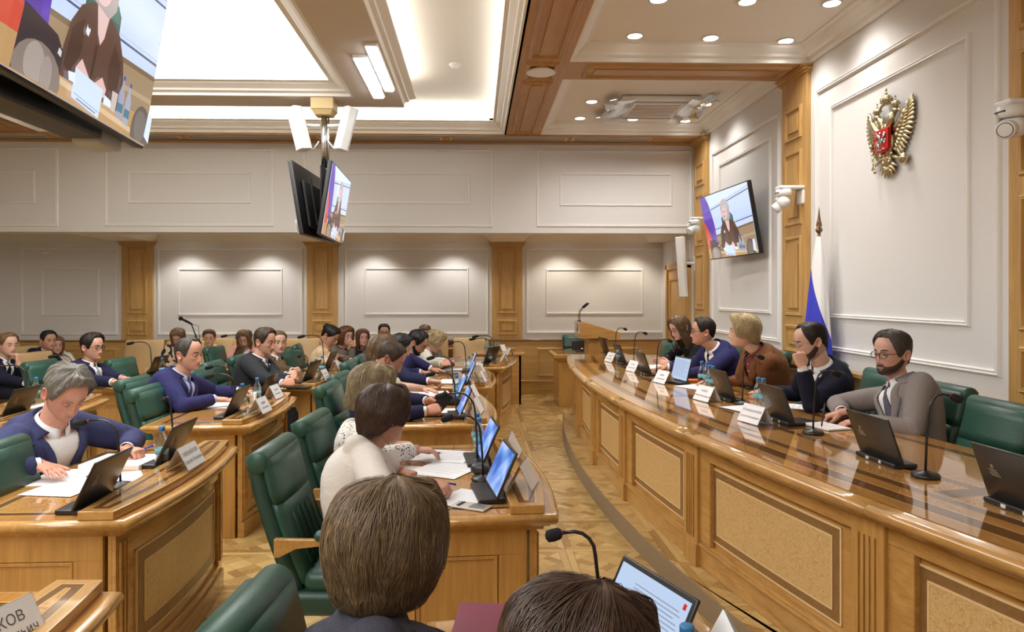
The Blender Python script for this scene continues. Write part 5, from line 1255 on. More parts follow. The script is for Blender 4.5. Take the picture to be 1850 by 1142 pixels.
    if top.get('shirt'):
        m3 = MB(); torso(m3, inf-.011, .05, .94)
        q, d, f, lat = spine(.975); hl = (HT @ Vector((-.02, 0, -.075))-q).normalized()
        n_ = 24                                                             # collar open at the front
        for (h0, h1, o0, o1) in ((-.03, .030, nk*.30+.008, nk*.10+.005), (.030, -.004, nk*.10+.006, nk*.30+.014)):
            rings = []
            for h, o in ((h0, o0), (h1, o1)): rings.append([q+hl*(h+(.0 if h > 0 else -.015*max(0, sin(a)) ))+lat*((nk+o)*b*cos(a))+f*((nk+o)*b*1.0*sin(a)+.004) for a in [radians(90+16+(360-32)*k/n_) for k in range(n_+1)]])
            m3.loft(rings, 0, True, False, False)
        for s in (1, -1):                                                  # collar points
            a0 = q+hl*.026+f*(nk+.012)*b+lat*s*.012; m3.add([a0, q+hl*.018+f*(nk*.75)*b+lat*s*.042, q-hl*.022+f*(nk+.022)*b+lat*s*.046, q-hl*.034+f*(nk+.032)*b+lat*s*.026], [(0, 1, 2, 3)], 0)
        for nm in 'LR':
            wr, el, dr, nn, pose = ARM[nm]; e = el+(wr-el)*(sl-.04); e2 = wr-(wr-el).normalized()*.003
            if sl > .5: MB().tube([e, e2], [.036, .034], 14, 0, False).build('shirt_cuff', top['shirt'], t)
        so = m3.build('shirt', top['shirt'], t); so.modifiers.new('thick', 'SOLIDIFY').thickness = .0025
        if top.get('tie'):
            m3 = MB(); ws = [(.975, .016), (.955, .019), (.935, .013), (.90, .016), (.80, .024), (.65, .032), (.50, .038), (.36, .040)]
            def ts(s, l_, lift):
                q, d, f, lat = spine(s); dd = np.interp(s, SS, DD)*b+inf-.010; return q+lat*l_+f*(dd+lift)
            m3.loft([[ts(s, -w_, .002), ts(s, -w_*.4, .008+(.008 if s > .94 else 0)), ts(s, w_*.4, .008+(.008 if s > .94 else 0)), ts(s, w_, .002), ts(s, 0, -.002)] for s, w_ in ws], 0, True); m3.build('tie', top['tie'], t)
        else:
            m3 = MB()
            for s in (.88, .76, .64, .52): q, d, f, lat = spine(s); dd = np.interp(s, SS, DD)*b+inf-.010; m3.ell(q+f*(dd+.001), (.005, .005, .005), 8, 5)
            m3.build('shirt_buttons', M_whitep, t)
    # trousers and shoes
    m3 = MB(); m3.ell((.0, 0, .60+base), (.14*b, .18*b, .12), 16, 10)
    for nm in 'LR':
        h, k_, a_ = kn[nm]; m3.tube([h, (h+k_)/2, k_-Vector((.02, 0, 0)), k_-Vector((-.01, 0, .06)), (k_+a_)/2, a_], [.092, .080, .068, .068, .060, .056], 14)
    V, F = remesh(m3, .02, 4); m4 = MB(); m4.add(V, F, 0, True); m4.build(top.get('low', 'trousers'), top.get('lowmat', jm), t)
    for nm in 'LR':
        h, k_, a_ = kn[nm]; MB().rbox(a_.x-.06, a_.x+.20, a_.y-.045, a_.y+.045, base, base+.085, .04).build('shoe', M_shoe, t)
    t['_arm'] = 0; del t['_arm']
    return t, HT, B, {k: (B @ v[0], B @ v[1]) for k, v in ARM.items()}
H_ = lambda n, c, h: hair_mat('hair_'+n, srgb(*c), srgb(*h))
hGREY = H_('grey', (128, 124, 116), (178, 174, 164)); hDK = H_('dark_brown', (34, 26, 22), (66, 52, 42)); hBR = H_('brown', (62, 43, 33), (112, 82, 60)); hBL = H_('blonde', (176, 154, 112), (222, 204, 162))
hASH = H_('ash_blonde', (140, 122, 92), (204, 188, 150)); hHI = H_('highlighted_brown', (96, 72, 50), (170, 138, 94)); hBK = H_('black', (16, 14, 14), (42, 38, 38)); hSB = H_('short_brown', (66, 52, 42), (104, 86, 68)); hLB = H_('light_brown', (112, 84, 56), (160, 126, 88)); hRD = H_('auburn', (98, 58, 36), (140, 92, 58)); hCH = H_('warm_ash', (104, 84, 60), (176, 150, 114))
hSP = H_('salt_pepper', (70, 64, 60), (112, 104, 98))
C = cloth
navy = C('navy_suit', srgb(30, 32, 62)); navy2 = C('bright_navy_suit', srgb(42, 42, 88)); dkblue = C('midnight_suit', srgb(24, 26, 44)); charc = C('charcoal_suit', srgb(42, 43, 47)); grey = C('grey_suit', srgb(136, 128, 126)); blaz = C('blue_blazer', srgb(56, 60, 98)); brown = C('brown_jacket', srgb(112, 72, 44)); brown2 = C('taupe_jacket', srgb(92, 76, 54)); beige = C('beige_jacket', srgb(216, 190, 152)); greyw = C('grey_tweed_jacket', srgb(110, 104, 94), 'melange'); white = C('white_jacket', srgb(214, 208, 202)); offw = C('off_white_jacket', srgb(222, 220, 206)); charw = C('charcoal_melange_jacket', srgb(62, 62, 74), 'melange'); blk = C('black_dotted_dress', srgb(18, 17, 20), 'fewdots'); spot = C('spotted_blouse', srgb(224, 220, 214), 'dots'); swirl = C('patterned_blouse', srgb(214, 196, 170), 'swirl'); yel = C('yellow_blouse', srgb(226, 220, 140)); pink = C('pink_jacket', srgb(224, 162, 158)); lace = C('dark_lace_dress', srgb(32, 32, 50)); blk2 = C('black_shirt', srgb(22, 22, 26)); burg = C('burgundy_top', srgb(110, 50, 46)); burg2 = C('burgundy_skirt', srgb(84, 18, 34)); greytie = C('grey_tie', srgb(92, 88, 104)); navytie = C('navy_tie', srgb(54, 58, 110)); blktie = C('black_tie', srgb(16, 16, 20)); pattie = C('patterned_tie', srgb(128, 132, 142), 'melange'); khaki = C('plum_trousers', srgb(60, 34, 36))
def hd(u, v, z=.815, d=(1, 0, -.1), pose='rest', n=(0, 0, -1), **k): return dict(p=W(u, v, z=z), d=d, pose=pose, n=n, **k)
def hy(u, v, y, d=(1, 0, -.1), pose='rest', n=(0, 0, -1), **k): return dict(p=W(u, v, y=y), d=d, pose=pose, n=n, **k)
def suit(m, shirt=M_shirt, tie=None, **k): return dict(mat=m, shirt=shirt, tie=tie, **k)
S2 = (.64, .39, .29); S3 = (.55, .30, .20); S4 = (.58, .32, .23)
PP = {}
# ---- dais
PP['grey'] = person('bearded man in a grey suit writing at the dais, dark tie and watch', W(1610, 596, y=4.02), (2.43, 3.90), 184, 197, 2, 0,
    R=hd(1497, 752, .90, (-.8, .45, -.35), 'write'), L=hd(1532, 764, .89, (-.95, .25, -.15), 'rest'), top=suit(grey, tie=greytie, v0=.34, vw=.10), hair=dict(style='short', th=.013, mat=hSP, topb=1.6, n=1200), hi=True, glasses='dark', beard=dict(mat=hBR, k=.9), stub=.7, brow=hDK, skin=(.60, .34, .26), build=.98, base=.12)
PP['cheek'] = person('man in dark navy suit resting his cheek on his hand, thin glasses', W(1455, 583, y=4.66), (2.38, 4.78), 180, 174, 16, 0,
    L=hy(1444, 642, 4.45, (-.12, .30, .9), 'fist', (.1, .95, -.1), pole=(.35, .25, -1)), R=hd(1362, 712, .90, (-.7, -.5, -.1), 'write'), top=suit(dkblue, tie=navytie, v0=.40), hair=dict(style='receding', th=.012, mat=hDK, n=1000), hi=True, glasses='wire', beard=dict(mat=hBR, k=.5), stub=.7, brow=hDK, build=.98, base=.12)
PP['blonde'] = person('blonde woman in a brown jacket turned towards her neighbours', W(1344, 565, y=5.48), (2.38, 5.58), 178, 160, -2, 0,
    L=hd(1312, 688, .90, (-.8, -.4, -.1), 'rest'), R=hd(1268, 690, .90, (-.8, .3, -.1), 'rest'), top=dict(mat=brown, shirt=burg, v0=.45, vw=.06, lw=.085), hair=dict(style='pixie', th=.030, mat=hBL, n=1500, taper=.12, topb=1.15, wild=.008), hi=True, skin=S2, female=True, smile=.3, brow=hLB, build=1.05, base=.12)
PP['specs'] = person('smiling man in a navy suit and black tie, glasses, behind the lit tablet', W(1271, 573, y=6.48), (2.38, 6.58), 182, 170, -2, 0,
    L=hd(1214, 680, .90, (-.9, .3, -.1), 'rest'), R=hd(1190, 664, .90, (-.9, .1, -.1), 'rest'), top=suit(navy2, tie=blktie, v0=.40), hair=dict(style='crop', th=.012, mat=hDK, topb=1.6, n=700), hi=True, glasses='dark', brow=hDK, smile=.7, skin=S3, base=.12)
PP['black'] = person('long haired woman in a black dotted dress looking down, hands together', W(1220, 570, y=7.36), (2.47, 7.46), 186, 200, 22, 0,
    L=hd(1196, 655, .90, (-.85, .35, .1), 'flat', (.2, .8, -.5)), R=hd(1190, 652, .91, (-.85, .2, .1), 'flat', (.2, -.6, -.6)), top=dict(mat=blk, v0=2, neck=.97), hair=dict(style='long', th=.020, mat=hHI, n=900, taper=.05, wild=.008), hi=True, glasses='wire', female=True, brow=hBR, skin=S2, base=.12)
# ---- middle column
PP['whitej'] = person('woman with short dark brown hair in a white jacket, seen from behind', W(700, 691, y=3.18), (-.50, 3.06), 6, 40, 6, 0,
    R=hd(806, 880, .812, (.85, -.2, -.2), 'write'), L=hd(745, 858, .815, (.9, -.5, -.1), 'write'), top=dict(mat=white, v0=.5, vw=.05, lw=.07, low='skirt', lowmat=burg2), hair=dict(style='pixie', th=.028, mat=hBR, n=2600, taper=.22, topb=1.1, wild=.006), hi=True, female=True, glasses='wire', build=1.08, skin=S4)
PP['spot'] = person('woman with ash blonde bob in a spotted white blouse', W(684, 655, y=3.86), (-.54, 3.82), 4, 30, 14, 0,
    R=hd(778, 814, .815, (.85, .2, -.1), 'rest'), L=hd(735, 803, .83, (.75, -.6, .1), 'hold'), top=dict(mat=spot, v0=2, neck=.96), hair=dict(style='bob', th=.034, mat=hASH, n=2600, taper=.05, topb=1.1, wild=.010), hi=True, female=True, build=1.1, skin=S2)
PP['phone'] = person('man with cropped hair in navy suit holding a phone', W(722, 621, y=5.16), (-.74, 5.05), 2, 2, 32, 0,
    R=hd(790, 738, .83, (.85, .35, .15), 'hold', (0, .7, -.6)), L=hd(790, 722, .83, (.85, -.3, .15), 'hold', (0, -.6, -.6)), top=suit(navy, v0=.42), hair=dict(style='crop', th=.007, mat=hSB, n=900, topb=1.5), hi=True, skin=(.56, .30, .21), brow=hSB, build=1.06, stub=.3)
PP['hilite'] = person('woman with short highlighted hair, bare forearm on the desk', W(697, 604, y=5.78), (-.82, 5.74), 0, 35, 12, 0,
    R=hd(772, 717, .815, (.9, .1, -.1), 'flat'), L=hd(780, 705, .815, (.8, -.4, -.1), 'flat'), top=dict(mat=offw, v0=2, sleeve=.3, neck=.96), hair=dict(style='pixie', th=.028, mat=hHI, n=1200, taper=.15, wild=.008), female=True, skin=S2, hi=False)
PP['writer'] = person('dark haired man in navy suit writing on a sheet, white cuffs', W(735, 604, y=7.04), (-.86, 6.96), 0, 12, 26, 0,
    R=hd(793, 690, .815, (.9, .2, -.15), 'write'), L=hd(775, 684, .815, (.9, -.1, -.1), 'rest'), top=suit(navy, v0=.42), hair=dict(style='short', th=.014, mat=hBK, n=500), brow=hBK)
PP['beardm'] = person('bearded man with dark framed glasses looking down at the desk', W(765, 599, y=7.66), (-.84, 7.58), 0, -8, 30, 0,
    R=hd(776, 674, .815, (.9, .1, -.1), 'flat'), L=hd(792, 668, .815, (.9, -.1, -.1), 'flat'), top=suit(navy2, v0=.42), hair=dict(style='short', th=.022, mat=hBK, n=500, topb=1.3), brow=hBK, glasses='dark', beard=dict(mat=hBK, k=1.1), build=1.08, skin=S3)
PP['curly'] = person('curly blonde woman in an off white jacket looking at a phone', W(796, 599, y=8.74), (-.72, 8.66), 0, -20, 30, 0,
    R=hd(812, 655, .86, (.8, .3, .2), 'hold', (0, .7, -.6)), L=hd(818, 651, .86, (.8, -.3, .2), 'hold', (0, -.6, -.6)), top=dict(mat=offw, shirt=None, v0=.42, vw=.06, lw=.07), hair=dict(style='pixie', th=.032, mat=hBL, n=500, lump=.7, wild=.012), female=True, build=1.12, skin=S2)
PP['charcoal'] = person('woman in a charcoal jacket with thick ash brown hair, back turned', W(716, 858, y=1.64), (-.15, 1.55), 8, 52, 10, 0,
    R=dict(p=(-.02, 1.43, .79), d=(.8, .4, -.1)), L=dict(p=(-.12, 1.64, .79), d=(.8, -.3, -.1)), top=dict(mat=charw, shirt=None, v0=.42, vw=.05, lw=.07, collar=None), hair=dict(style='bob', th=.042, mat=hCH, n=8500, taper=.34, topb=1.1, wild=.010, sw=.0006, lump=.18), hi=True, female=True, build=1.15, skin=S4, hs=1.02)
PP['dark'] = person('dark haired person cut off by the bottom edge, only the crown showing', W(1090, 1050, y=1.06), (.02, 1.02), 4, 20, 20, 0,
    R=hd(1150, 1250, .815, (.8, .2, -.1), 'rest'), L=hd(1180, 1200, .815, (.8, -.2, -.1), 'rest'), top=dict(mat=charc, v0=2), hair=dict(style='pixie', th=.022, mat=hBR, n=7000, taper=.2, wild=.008, sw=.0006, lump=.35), hi=True, female=False, skin=S4)
# ---- first left column
PP['reader'] = person('grey haired man in a blue blazer and open white shirt reading papers', W(136, 669, y=3.52), (-2.20, 3.62), -14, -34, 36, 0,
    R=hd(90, 848, .812, (.80, -.5, -.15), 'flat'), L=hd(248, 816, .81, (.85, -.35, -.05), 'write'), top=suit(blaz, v0=.30, vw=.10), hair=dict(style='short', th=.024, mat=hGREY, n=2600, topb=1.2, lump=.35, wild=.008), hi=True, skin=(.60, .30, .21), brow=hGREY, age=1, lids=.9, wide=1.04, build=1.14, hs=1.02)
PP['balding'] = person('balding man in a bright navy suit and blue tie, in profile', W(343, 610, y=5.52), (-2.34, 5.48), -8, -16, 4, 0,
    R=hd(408, 722, .815, (.95, .1, -.1), 'flat'), L=hd(452, 708, .815, (.9, .1, -.1), 'rest'), top=suit(navy2, M_shirtb, navytie, v0=.34, vw=.09), hair=dict(style='receding', th=.011, mat=hSP, n=1200), hi=True, skin=(.58, .31, .22), brow=hBR, build=1.08, age=.4)
PP['smiling'] = person('smiling man in a charcoal suit with clasped hands', W(482, 592, y=6.88), (-2.12, 6.86), -8, -20, 8, 0,
    R=hd(528, 690, .83, (.85, .45, .1), 'fist', (0, .8, -.4)), L=hd(536, 684, .84, (.85, -.35, .1), 'fist', (0, -.8, -.4)), top=suit(charc, tie=navytie, v0=.38, vw=.08), hair=dict(style='short', th=.014, mat=hSB, n=900, topb=1.5), hi=True, smile=1, skin=(.60, .32, .22), brow=hSB, build=1.14, age=.3)
PP['taupe'] = person('smiling woman in a taupe jacket with hair pulled back', W(503, 597, y=7.72), (-2.16, 7.72), -14, -58, 2, 0,
    R=hd(534, 674, .84, (.8, .4, .2), 'hold', (0, .8, -.4)), L=hd(541, 668, .85, (.8, -.4, .2), 'hold', (0, -.8, -.4)), top=dict(mat=brown2, shirt=M_shirt, v0=.36, vw=.07, lw=.07), hair=dict(style='back', th=.009, mat=hLB, n=400), hi=True, smile=.6, female=True, skin=S2, brow=hLB)
PP['beige'] = person('dark haired woman in a beige jacket writing, hair pinned up', W(607, 591, y=8.62), (-1.82, 8.62), -4, -14, 36, 0,
    R=hd(625, 644, .84, (.9, .2, -.1), 'write'), L=hd(612, 655, .815, (.9, -.2, -.1), 'flat'), top=dict(mat=beige, shirt=None, v0=.42, vw=.05, lw=.06), hair=dict(style='back', th=.016, mat=hBK, n=500, bun=(-.10, 0, .06, .045)), female=True, skin=S3, brow=hBK)
PP['tweed'] = person('auburn woman in a grey tweed jacket, hand on her chin', W(625, 588, y=9.28), (-1.80, 9.32), -8, -42, 2, 0,
    R=hy(636, 616, 9.12, (-.2, .2, .9), 'fist', (-.9, .1, .1), pole=(.2, -.3, -1)), L=hd(640, 652, .815, (.6, -.7, -.1), 'rest'), top=dict(mat=greyw, shirt=burg, v0=.38, vw=.06, lw=.07), hair=dict(style='bob', th=.024, mat=hRD, n=500, taper=.12), glasses='wire', female=True, skin=S2, brow=hRD, build=1.08)
# ---- outer places
PP['young'] = person('young man with glasses and patterned tie in a navy suit, in profile', W(168, 601, y=7.02), (-3.74, 6.98), -10, -18, 2, 0,
    R=hd(222, 692, .815, (.95, .0, -.1), 'flat'), L=hd(236, 685, .815, (.95, -.1, -.1), 'rest'), top=suit(navy, tie=pattie, v0=.34, vw=.085), hair=dict(style='short', th=.020, mat=hDK, n=700, topb=1.3), hi=True, glasses='dark', brow=hDK, skin=S4)
PP['open'] = person('young man in dark suit and open collared white shirt, sitting upright', W(88, 597, y=9.5), (-5.66, 9.46), -18, -34, 2, 0,
    R=dict(p=(-5.30, 9.24, .68), d=(.9, .1, -.1)), L=dict(p=(-5.24, 9.44, .68), d=(.9, -.1, -.1)), top=suit(dkblue, v0=.36, vw=.085), hair=dict(style='crop', th=.013, mat=hBK, n=400, topb=1.4), brow=hBK, skin=S3)
PP['chin'] = person('young man in a dark suit, hand at his chin, a purple folder on his knee', W(15, 601, y=7.9), (-5.18, 7.86), -10, -26, 4, 0,
    L=hy(33, 644, 7.82, (-.1, .2, .95), 'hold', (-.9, 0, .1), pole=(.3, .2, -1)), R=hd(62, 694, .66, (.9, .2, -.15), 'rest'), top=suit(dkblue, tie=blktie, v0=.34, vw=.09), hair=dict(style='short', th=.016, mat=hLB, n=500), brow=hLB, skin=S2, wide=1.05, build=1.05)
PP['swirl'] = person('woman in a black and cream patterned blouse writing on her lap', W(319, 594, y=10.2), (-4.28, 10.32), -90, -84, 28, 0,
    R=dict(p=(-4.38, 9.98, .72), d=(.2, -.9, -.1), pose='write'), L=dict(p=(-4.18, 9.98, .72), d=(-.3, -.9, -.1), pose='flat'), top=dict(mat=swirl, v0=2, neck=.96), hair=dict(style='shoulder', th=.022, mat=hLB, n=400, taper=.05), female=True, skin=S2, brow=hLB)
PP['yellow'] = person('woman in a yellow blouse, dark glasses pushed up on her head', W(378, 595, y=10.9), (-4.10, 11.0), -90, -76, 4, 0,
    R=dict(p=(-4.20, 10.64, .66), d=(.2, -.9, -.1)), L=dict(p=(-4.00, 10.64, .66), d=(-.2, -.9, -.1)), top=dict(mat=yel, v0=2, neck=.96), hair=dict(style='back', th=.018, mat=hRD, n=400), female=True, skin=S2, brow=hRD)
PP['pink'] = person('curly woman with glasses in a pink jacket', W(440, 596, y=10.5), (-3.42, 10.62), -90, -88, 18, 0,
    R=dict(p=(-3.52, 10.26, .66), d=(.2, -.9, -.1)), L=dict(p=(-3.32, 10.26, .66), d=(-.2, -.9, -.1)), top=dict(mat=pink, shirt=M_shirt, v0=.45, vw=.06, lw=.06), hair=dict(style='shoulder', th=.026, mat=hLB, n=450, lump=.6, taper=.05, wild=.010), glasses='wire', female=True, skin=S2, brow=hLB)
PP['lace'] = person('woman in a dark short sleeved lace dress behind the tweed jacket', W(655, 593, y=10.38), (-1.64, 10.5), -86, -66, 0, 0,
    R=dict(p=(-1.74, 10.14, .66), d=(.2, -.9, -.1)), L=dict(p=(-1.54, 10.14, .66), d=(-.2, -.9, -.1)), top=dict(mat=lace, v0=2, sleeve=.3, neck=.95), hair=dict(style='shoulder', th=.022, mat=hRD, n=400, taper=.1), female=True, skin=S2, brow=hRD)
PP['wallman'] = person('man in black with dark glasses sitting high by the far wall', W(694, 585, y=10.9), (-1.36, 10.98), -88, -80, 2, 0,
    R=dict(p=(-1.46, 10.62, .66), d=(.2, -.9, -.1)), L=dict(p=(-1.26, 10.62, .66), d=(-.2, -.9, -.1)), top=dict(mat=blk2, v0=2), hair=dict(style='crop', th=.012, mat=hBK, n=300, topb=1.5), glasses='dark', brow=hBK, skin=S3, build=1.1)
PP['hidden'] = person('light brown haired person hidden behind the bearded man, only hair showing', W(767, 589, y=10.6), (-.80, 10.86), -90, -90, 30, 0,
    R=dict(p=(-0.90, 10.50, .66), d=(.2, -.9, -.1)), L=dict(p=(-0.70, 10.50, .66), d=(-.2, -.9, -.1)), top=dict(mat=greyw, v0=2), hair=dict(style='short', th=.018, mat=hHI, n=300), skin=S2)
PP['fair'] = person('fair haired person in white almost hidden behind the young man with open collar', W(103, 606, y=10.4), (-6.06, 10.46), -60, -50, 6, 0,
    R=dict(p=(-5.9, 10.1, .66), d=(.5, -.8, -.1)), L=dict(p=(-5.75, 10.2, .66), d=(.5, -.8, -.1)), top=dict(mat=offw, v0=2), hair=dict(style='shoulder', th=.02, mat=hLB, n=250), female=True, skin=S2)
# sunglasses on the hair of the woman in yellow
t, HT, B_, _ = PP['yellow']
mb = MB()
for s in (1, -1): mb.rbox(-.004, .004, s*.034-.028, s*.034+.028, -.02, .02, .006, T=HT @ Tr(.088, 0, .098) @ Matrix.Rotation(radians(-40), 4, 'Y'))
mb.build('sunglasses', M_black, t)
# ================================================================== TABLE PROPS
ZD, ZK, ZL = .867, .7565, .7925        # dais top, desk top, desk ledge
UP = Vector((0, 0, 1))
def at(u, v, z): p = W(u, v, z=z); p.z = z; return p
def off_ledge(p, r):
    "keep a thing that stands on a desk clear of the raised ledge and inside the end edges"
    if abs(p.z-ZK) > .004: return p
    for k, (lab, N, F) in DESKS.items():
        N = Vector((*N, 0)); F = Vector((*F, 0)); d = (F-N); Ln = d.length; d /= Ln; o = Vector((d.y, -d.x, 0)); q = Vector((p.x, p.y, 0))-N; y = q.dot(d); x = q.dot(o)
        if -.1 < y < Ln+.1 and -.75 < x < .1:
            y2 = min(max(y, .03+r*.6), Ln-.03-r*.6); x2 = min(x, -.190-r); w = N+d*y2+o*x2; return Vector((w.x, w.y, p.z))
    return p
protos = {}
def inst(key, maker, label, cat, loc, rot=0, group=None):
    loc = off_ledge(Vector(loc), {'tablet_computer': .062, 'gooseneck_microphone': .056, 'water_bottle': .033, 'plastic_cup': .036}[maker[0]])
    if key not in protos:
        t = thing(maker[0], label, cat, loc, rot, group); maker[1](t); protos[key] = t; return t
    return copy_tree(protos[key], label, loc, rot)
# ---- laptop tablet on a dock: lid leans away from the user; local +x points at the user
def mk_laptop(t, screen=None, wdt=.30, hgt=.205, tilt=-20):
    R = Tr(-.02, 0, .018) @ Matrix.Rotation(radians(tilt), 4, 'Y')
    MB().rbox(-.055, .052, -wdt*.46, wdt*.46, 0, .020, .006).build('dock', M_black, t)
    MB().rbox(-.005, .005, -wdt/2, wdt/2, 0, hgt, .0045, T=R).build('lid', M_lid, t)
    if screen: MB().box(.0052, .0058, -wdt/2+.010, wdt/2-.010, .012, hgt-.012, T=R).build('screen', screen, t)
    if screen is M_scrdoc:
        m = MB()
        for k in range(12): m.box(.0059, .0061, -.12, .12-.05*((k*7) % 3 == 0), .17-.012*k, .173-.012*k, T=R)
        m.build('document_lines', plain('doc_grey', (.25, .30, .42), .6), t)
    m = MB()
    for k in range(4): m.box(-.0058, -.0052, .065-.004*k, .10-.006*(k % 2), hgt*.56-.007*k, hgt*.56+.003-.007*k, T=R)
    m.box(-.0058, -.0052, .075, .085, hgt*.60, hgt*.67, T=R); m.build('logo', plain('logo_print', (.32, .26, .20), .5), t)
    m = MB(); m.box(-.0585, -.055, -.05, -.037, .004, .017); m.box(-.0585, -.055, .035, .055, .004, .016); m.build('sticker', plain('white_sticker', (.65, .68, .72), .5), t)
def laptop(label, loc, rot, screen=None, tilt=-20, key=None):
    return inst(('lap', key or (screen.name if screen else None), tilt), ('tablet_computer', lambda t: mk_laptop(t, screen, tilt=tilt)), label, 'laptop', loc, rot, 'dock tablets')
# ---- gooseneck microphone; local +x towards the user
def mk_mic(t, h=.30, r=.16):
    MB().lathe([(.0001, .0), (.052, 0), (.055, .006), (.05, .016), (.02, .020), (.014, .026), (.0001, .026)], 20).build('base', M_black, t)
    pts = [(0, 0, .02), (.004, 0, h*.4), (.012, 0, h*.72)]+[(.012+r*.42*(1-cos(a)), 0, h*.72+h*.26*sin(a)) for a in (.4, .8, 1.2, 1.6)]
    MB().tube(pts+[(r*.75, 0, h*.965)], .0050, 8).build('gooseneck', M_black, t)
    MB().tube([(r*.75, 0, h*.966), (r*.82, 0, h*.955)], .0062, 8).build('collar', plain('red_ring', (.16, .01, .01), .4), t)
    MB().tube([(r*.80, 0, h*.958), (r*.86, 0, h*.95), (r*1.0, 0, h*.925), (r*1.10, 0, h*.91), (r*1.14, 0, h*.905)], [.010, .0155, .0165, .015, .006], 12).build('head', M_foam, t)
def mic(label, loc, rot, h=.30, r=.16): return inst(('mic', h, r), ('gooseneck_microphone', lambda t: mk_mic(t, h, r)), label, 'microphone', loc, rot, 'gooseneck microphones')
def mk_bottle(t):
    MB().lathe([(.0001, .0), (.028, 0), (.031, .006), (.031, .045), (.029, .055), (.031, .065), (.031, .11), (.026, .135), (.015, .158), (.0125, .168), (.0125, .182)], 16).build('bottle_body', M_pet, t)
    MB().lathe([(.0316, .066), (.0318, .094)], 16).build('label_band', M_label, t)
    MB().lathe([(.0145, .176), (.0148, .196), (.012, .199), (.0001, .199)], 14).build('cap', M_cap, t)
def bottle(label, loc): return inst('bottle', ('water_bottle', mk_bottle), label, 'bottle', loc, random.random()*6, 'water bottles')
def mk_cup(t):
    MB().lathe([(.0001, .002), (.022, .002), (.034, .088), (.036, .09), (.034, .090), (.021, .004), (.0001, .004)], 18).build('cup_body', M_acr, t)
def cup(label, loc): return inst('cup', ('plastic_cup', mk_cup), label, 'cup', loc, 0, 'clear plastic cups')
def text(body, size, T, parent, name='lettering'):
    c = bpy.data.curves.new('lettering', 'FONT'); c.body = body; c.size = size; c.align_x = 'CENTER'; c.align_y = 'CENTER'; c.resolution_u = 2
    o = bpy.data.objects.new('tmp', c); COL.objects.link(o); dg = bpy.context.evaluated_depsgraph_get(); me = bpy.data.meshes.new_from_object(o.evaluated_get(dg)); bpy.data.objects.remove(o); bpy.data.curves.remove(c)
    me.transform(T); me.name = name; me.materials.clear(); me.materials.append(M_print); o = bpy.data.objects.new(name, me); COL.objects.link(o); o.parent = parent; return o
def card(label, loc, rot, lines, w=.20, s1=.026, s2=.020, back=True):
    "acrylic tent card; local +x is the side the lettering faces"
    t = thing('name_card', label, 'name card', loc, rot, 'tent name cards'); h = .105; dx = .055
    m = MB(); th = .002
    for s in (1, -1): m.add([(s*dx, -w/2, 0), (s*dx, w/2, 0), (0, w/2, h), (0, -w/2, h), (s*(dx-th), -w/2, 0), (s*(dx-th), w/2, 0), (0, w/2, h-th*2), (0, -w/2, h-th*2)], [(0, 1, 2, 3), (7, 6, 5, 4), (0, 3, 7, 4), (1, 5, 6, 2), (0, 4, 5, 1)])
    m.build('acrylic_tent', M_acr, t)
    a = atan2(dx, h); q = h/cos(a)
    for s in ((1, -1) if back else (1,)):
        P = Tr(s*(dx/2), 0, h/2) @ (Rz(pi) if s < 0 else Matrix()) @ Matrix.Rotation(-a, 4, 'Y')
        m = MB(); m.box(-.0022, -.0014, -w/2+.004, w/2-.004, -q/2+.005, q/2-.004, T=P); m.box(.0003, .0006, -w/2+.004, w/2-.004, -q/2+.005, q/2-.004, T=P); m.build('paper_insert', M_paper, t)
        if lines:
            B = P @ Matrix(((0, 0, 1, .0012), (1, 0, 0, 0), (0, 1, 0, 0), (0, 0, 0, 1)))
            if lines[0] is None:
                m = MB(); r_ = random.Random(lines[1])
                for zz, hw, hh in ((.016, .034, .0085), (-.018, .062, .006)):
                    x_ = -hw
                    while x_ < hw:
                        w_ = .0022+.0012*r_.random(); m.box(.0012, .0015, x_, x_+w_, zz-hh*(.7+.3*r_.random()), zz+hh*(.6+.4*r_.random()), T=P); x_ += w_+.0022+.003*(r_.random() > .8)
                m.build('lettering', plain('faint_ink', (.35, .35, .38), .7), t); continue
            text(lines[0], s1, B @ Tr(0, .018, 0), t); 
            if len(lines) > 1: text(lines[1], s2, B @ Tr(0, -.019, 0), t)
    return t
SH_ = [0]
def sheet(label, loc, rot, w=.21, l=.297, lines=10, th=.0015, name='paper_sheet', mat=None, cat='paper', blue=False):
    SH_[0] += 1; loc = Vector(loc)+Vector((0, 0, .0021*(SH_[0] % 3)))
    t = thing(name, label, cat, loc, rot)
    MB().box(-w/2, w/2, -l/2, l/2, 0, th).build('page', mat or M_paper, t)
    if lines:
        m = MB(); r = random.Random(hash(label) % 999)
        for k in range(lines): y = l*.40-k*l*.8/lines; m.box(-w*.40, w*(.40-.25*r.random()*(k % 3 == 2)), y, y+.0035, th+.0001, th+.0003)
        m.build('printed_lines', plain('pale_print', (.45, .46, .52), .7), t)
    return t
def pen(label, loc, d, col=(.05, .03, .45)):
    t = thing('pen', label, 'pen', loc); d = Vector(d).normalized()
    MB().tube([-d*.07, d*.055], .0042, 8).build('barrel', plain('pen_%d' % int(col[2]*100), col, .3), t); MB().tube([d*.055, d*.066], [.0038, .001], 8).build('tip', M_chrome, t); return t
TO_U = pi      # members look along +x, so the user side of their things is -x
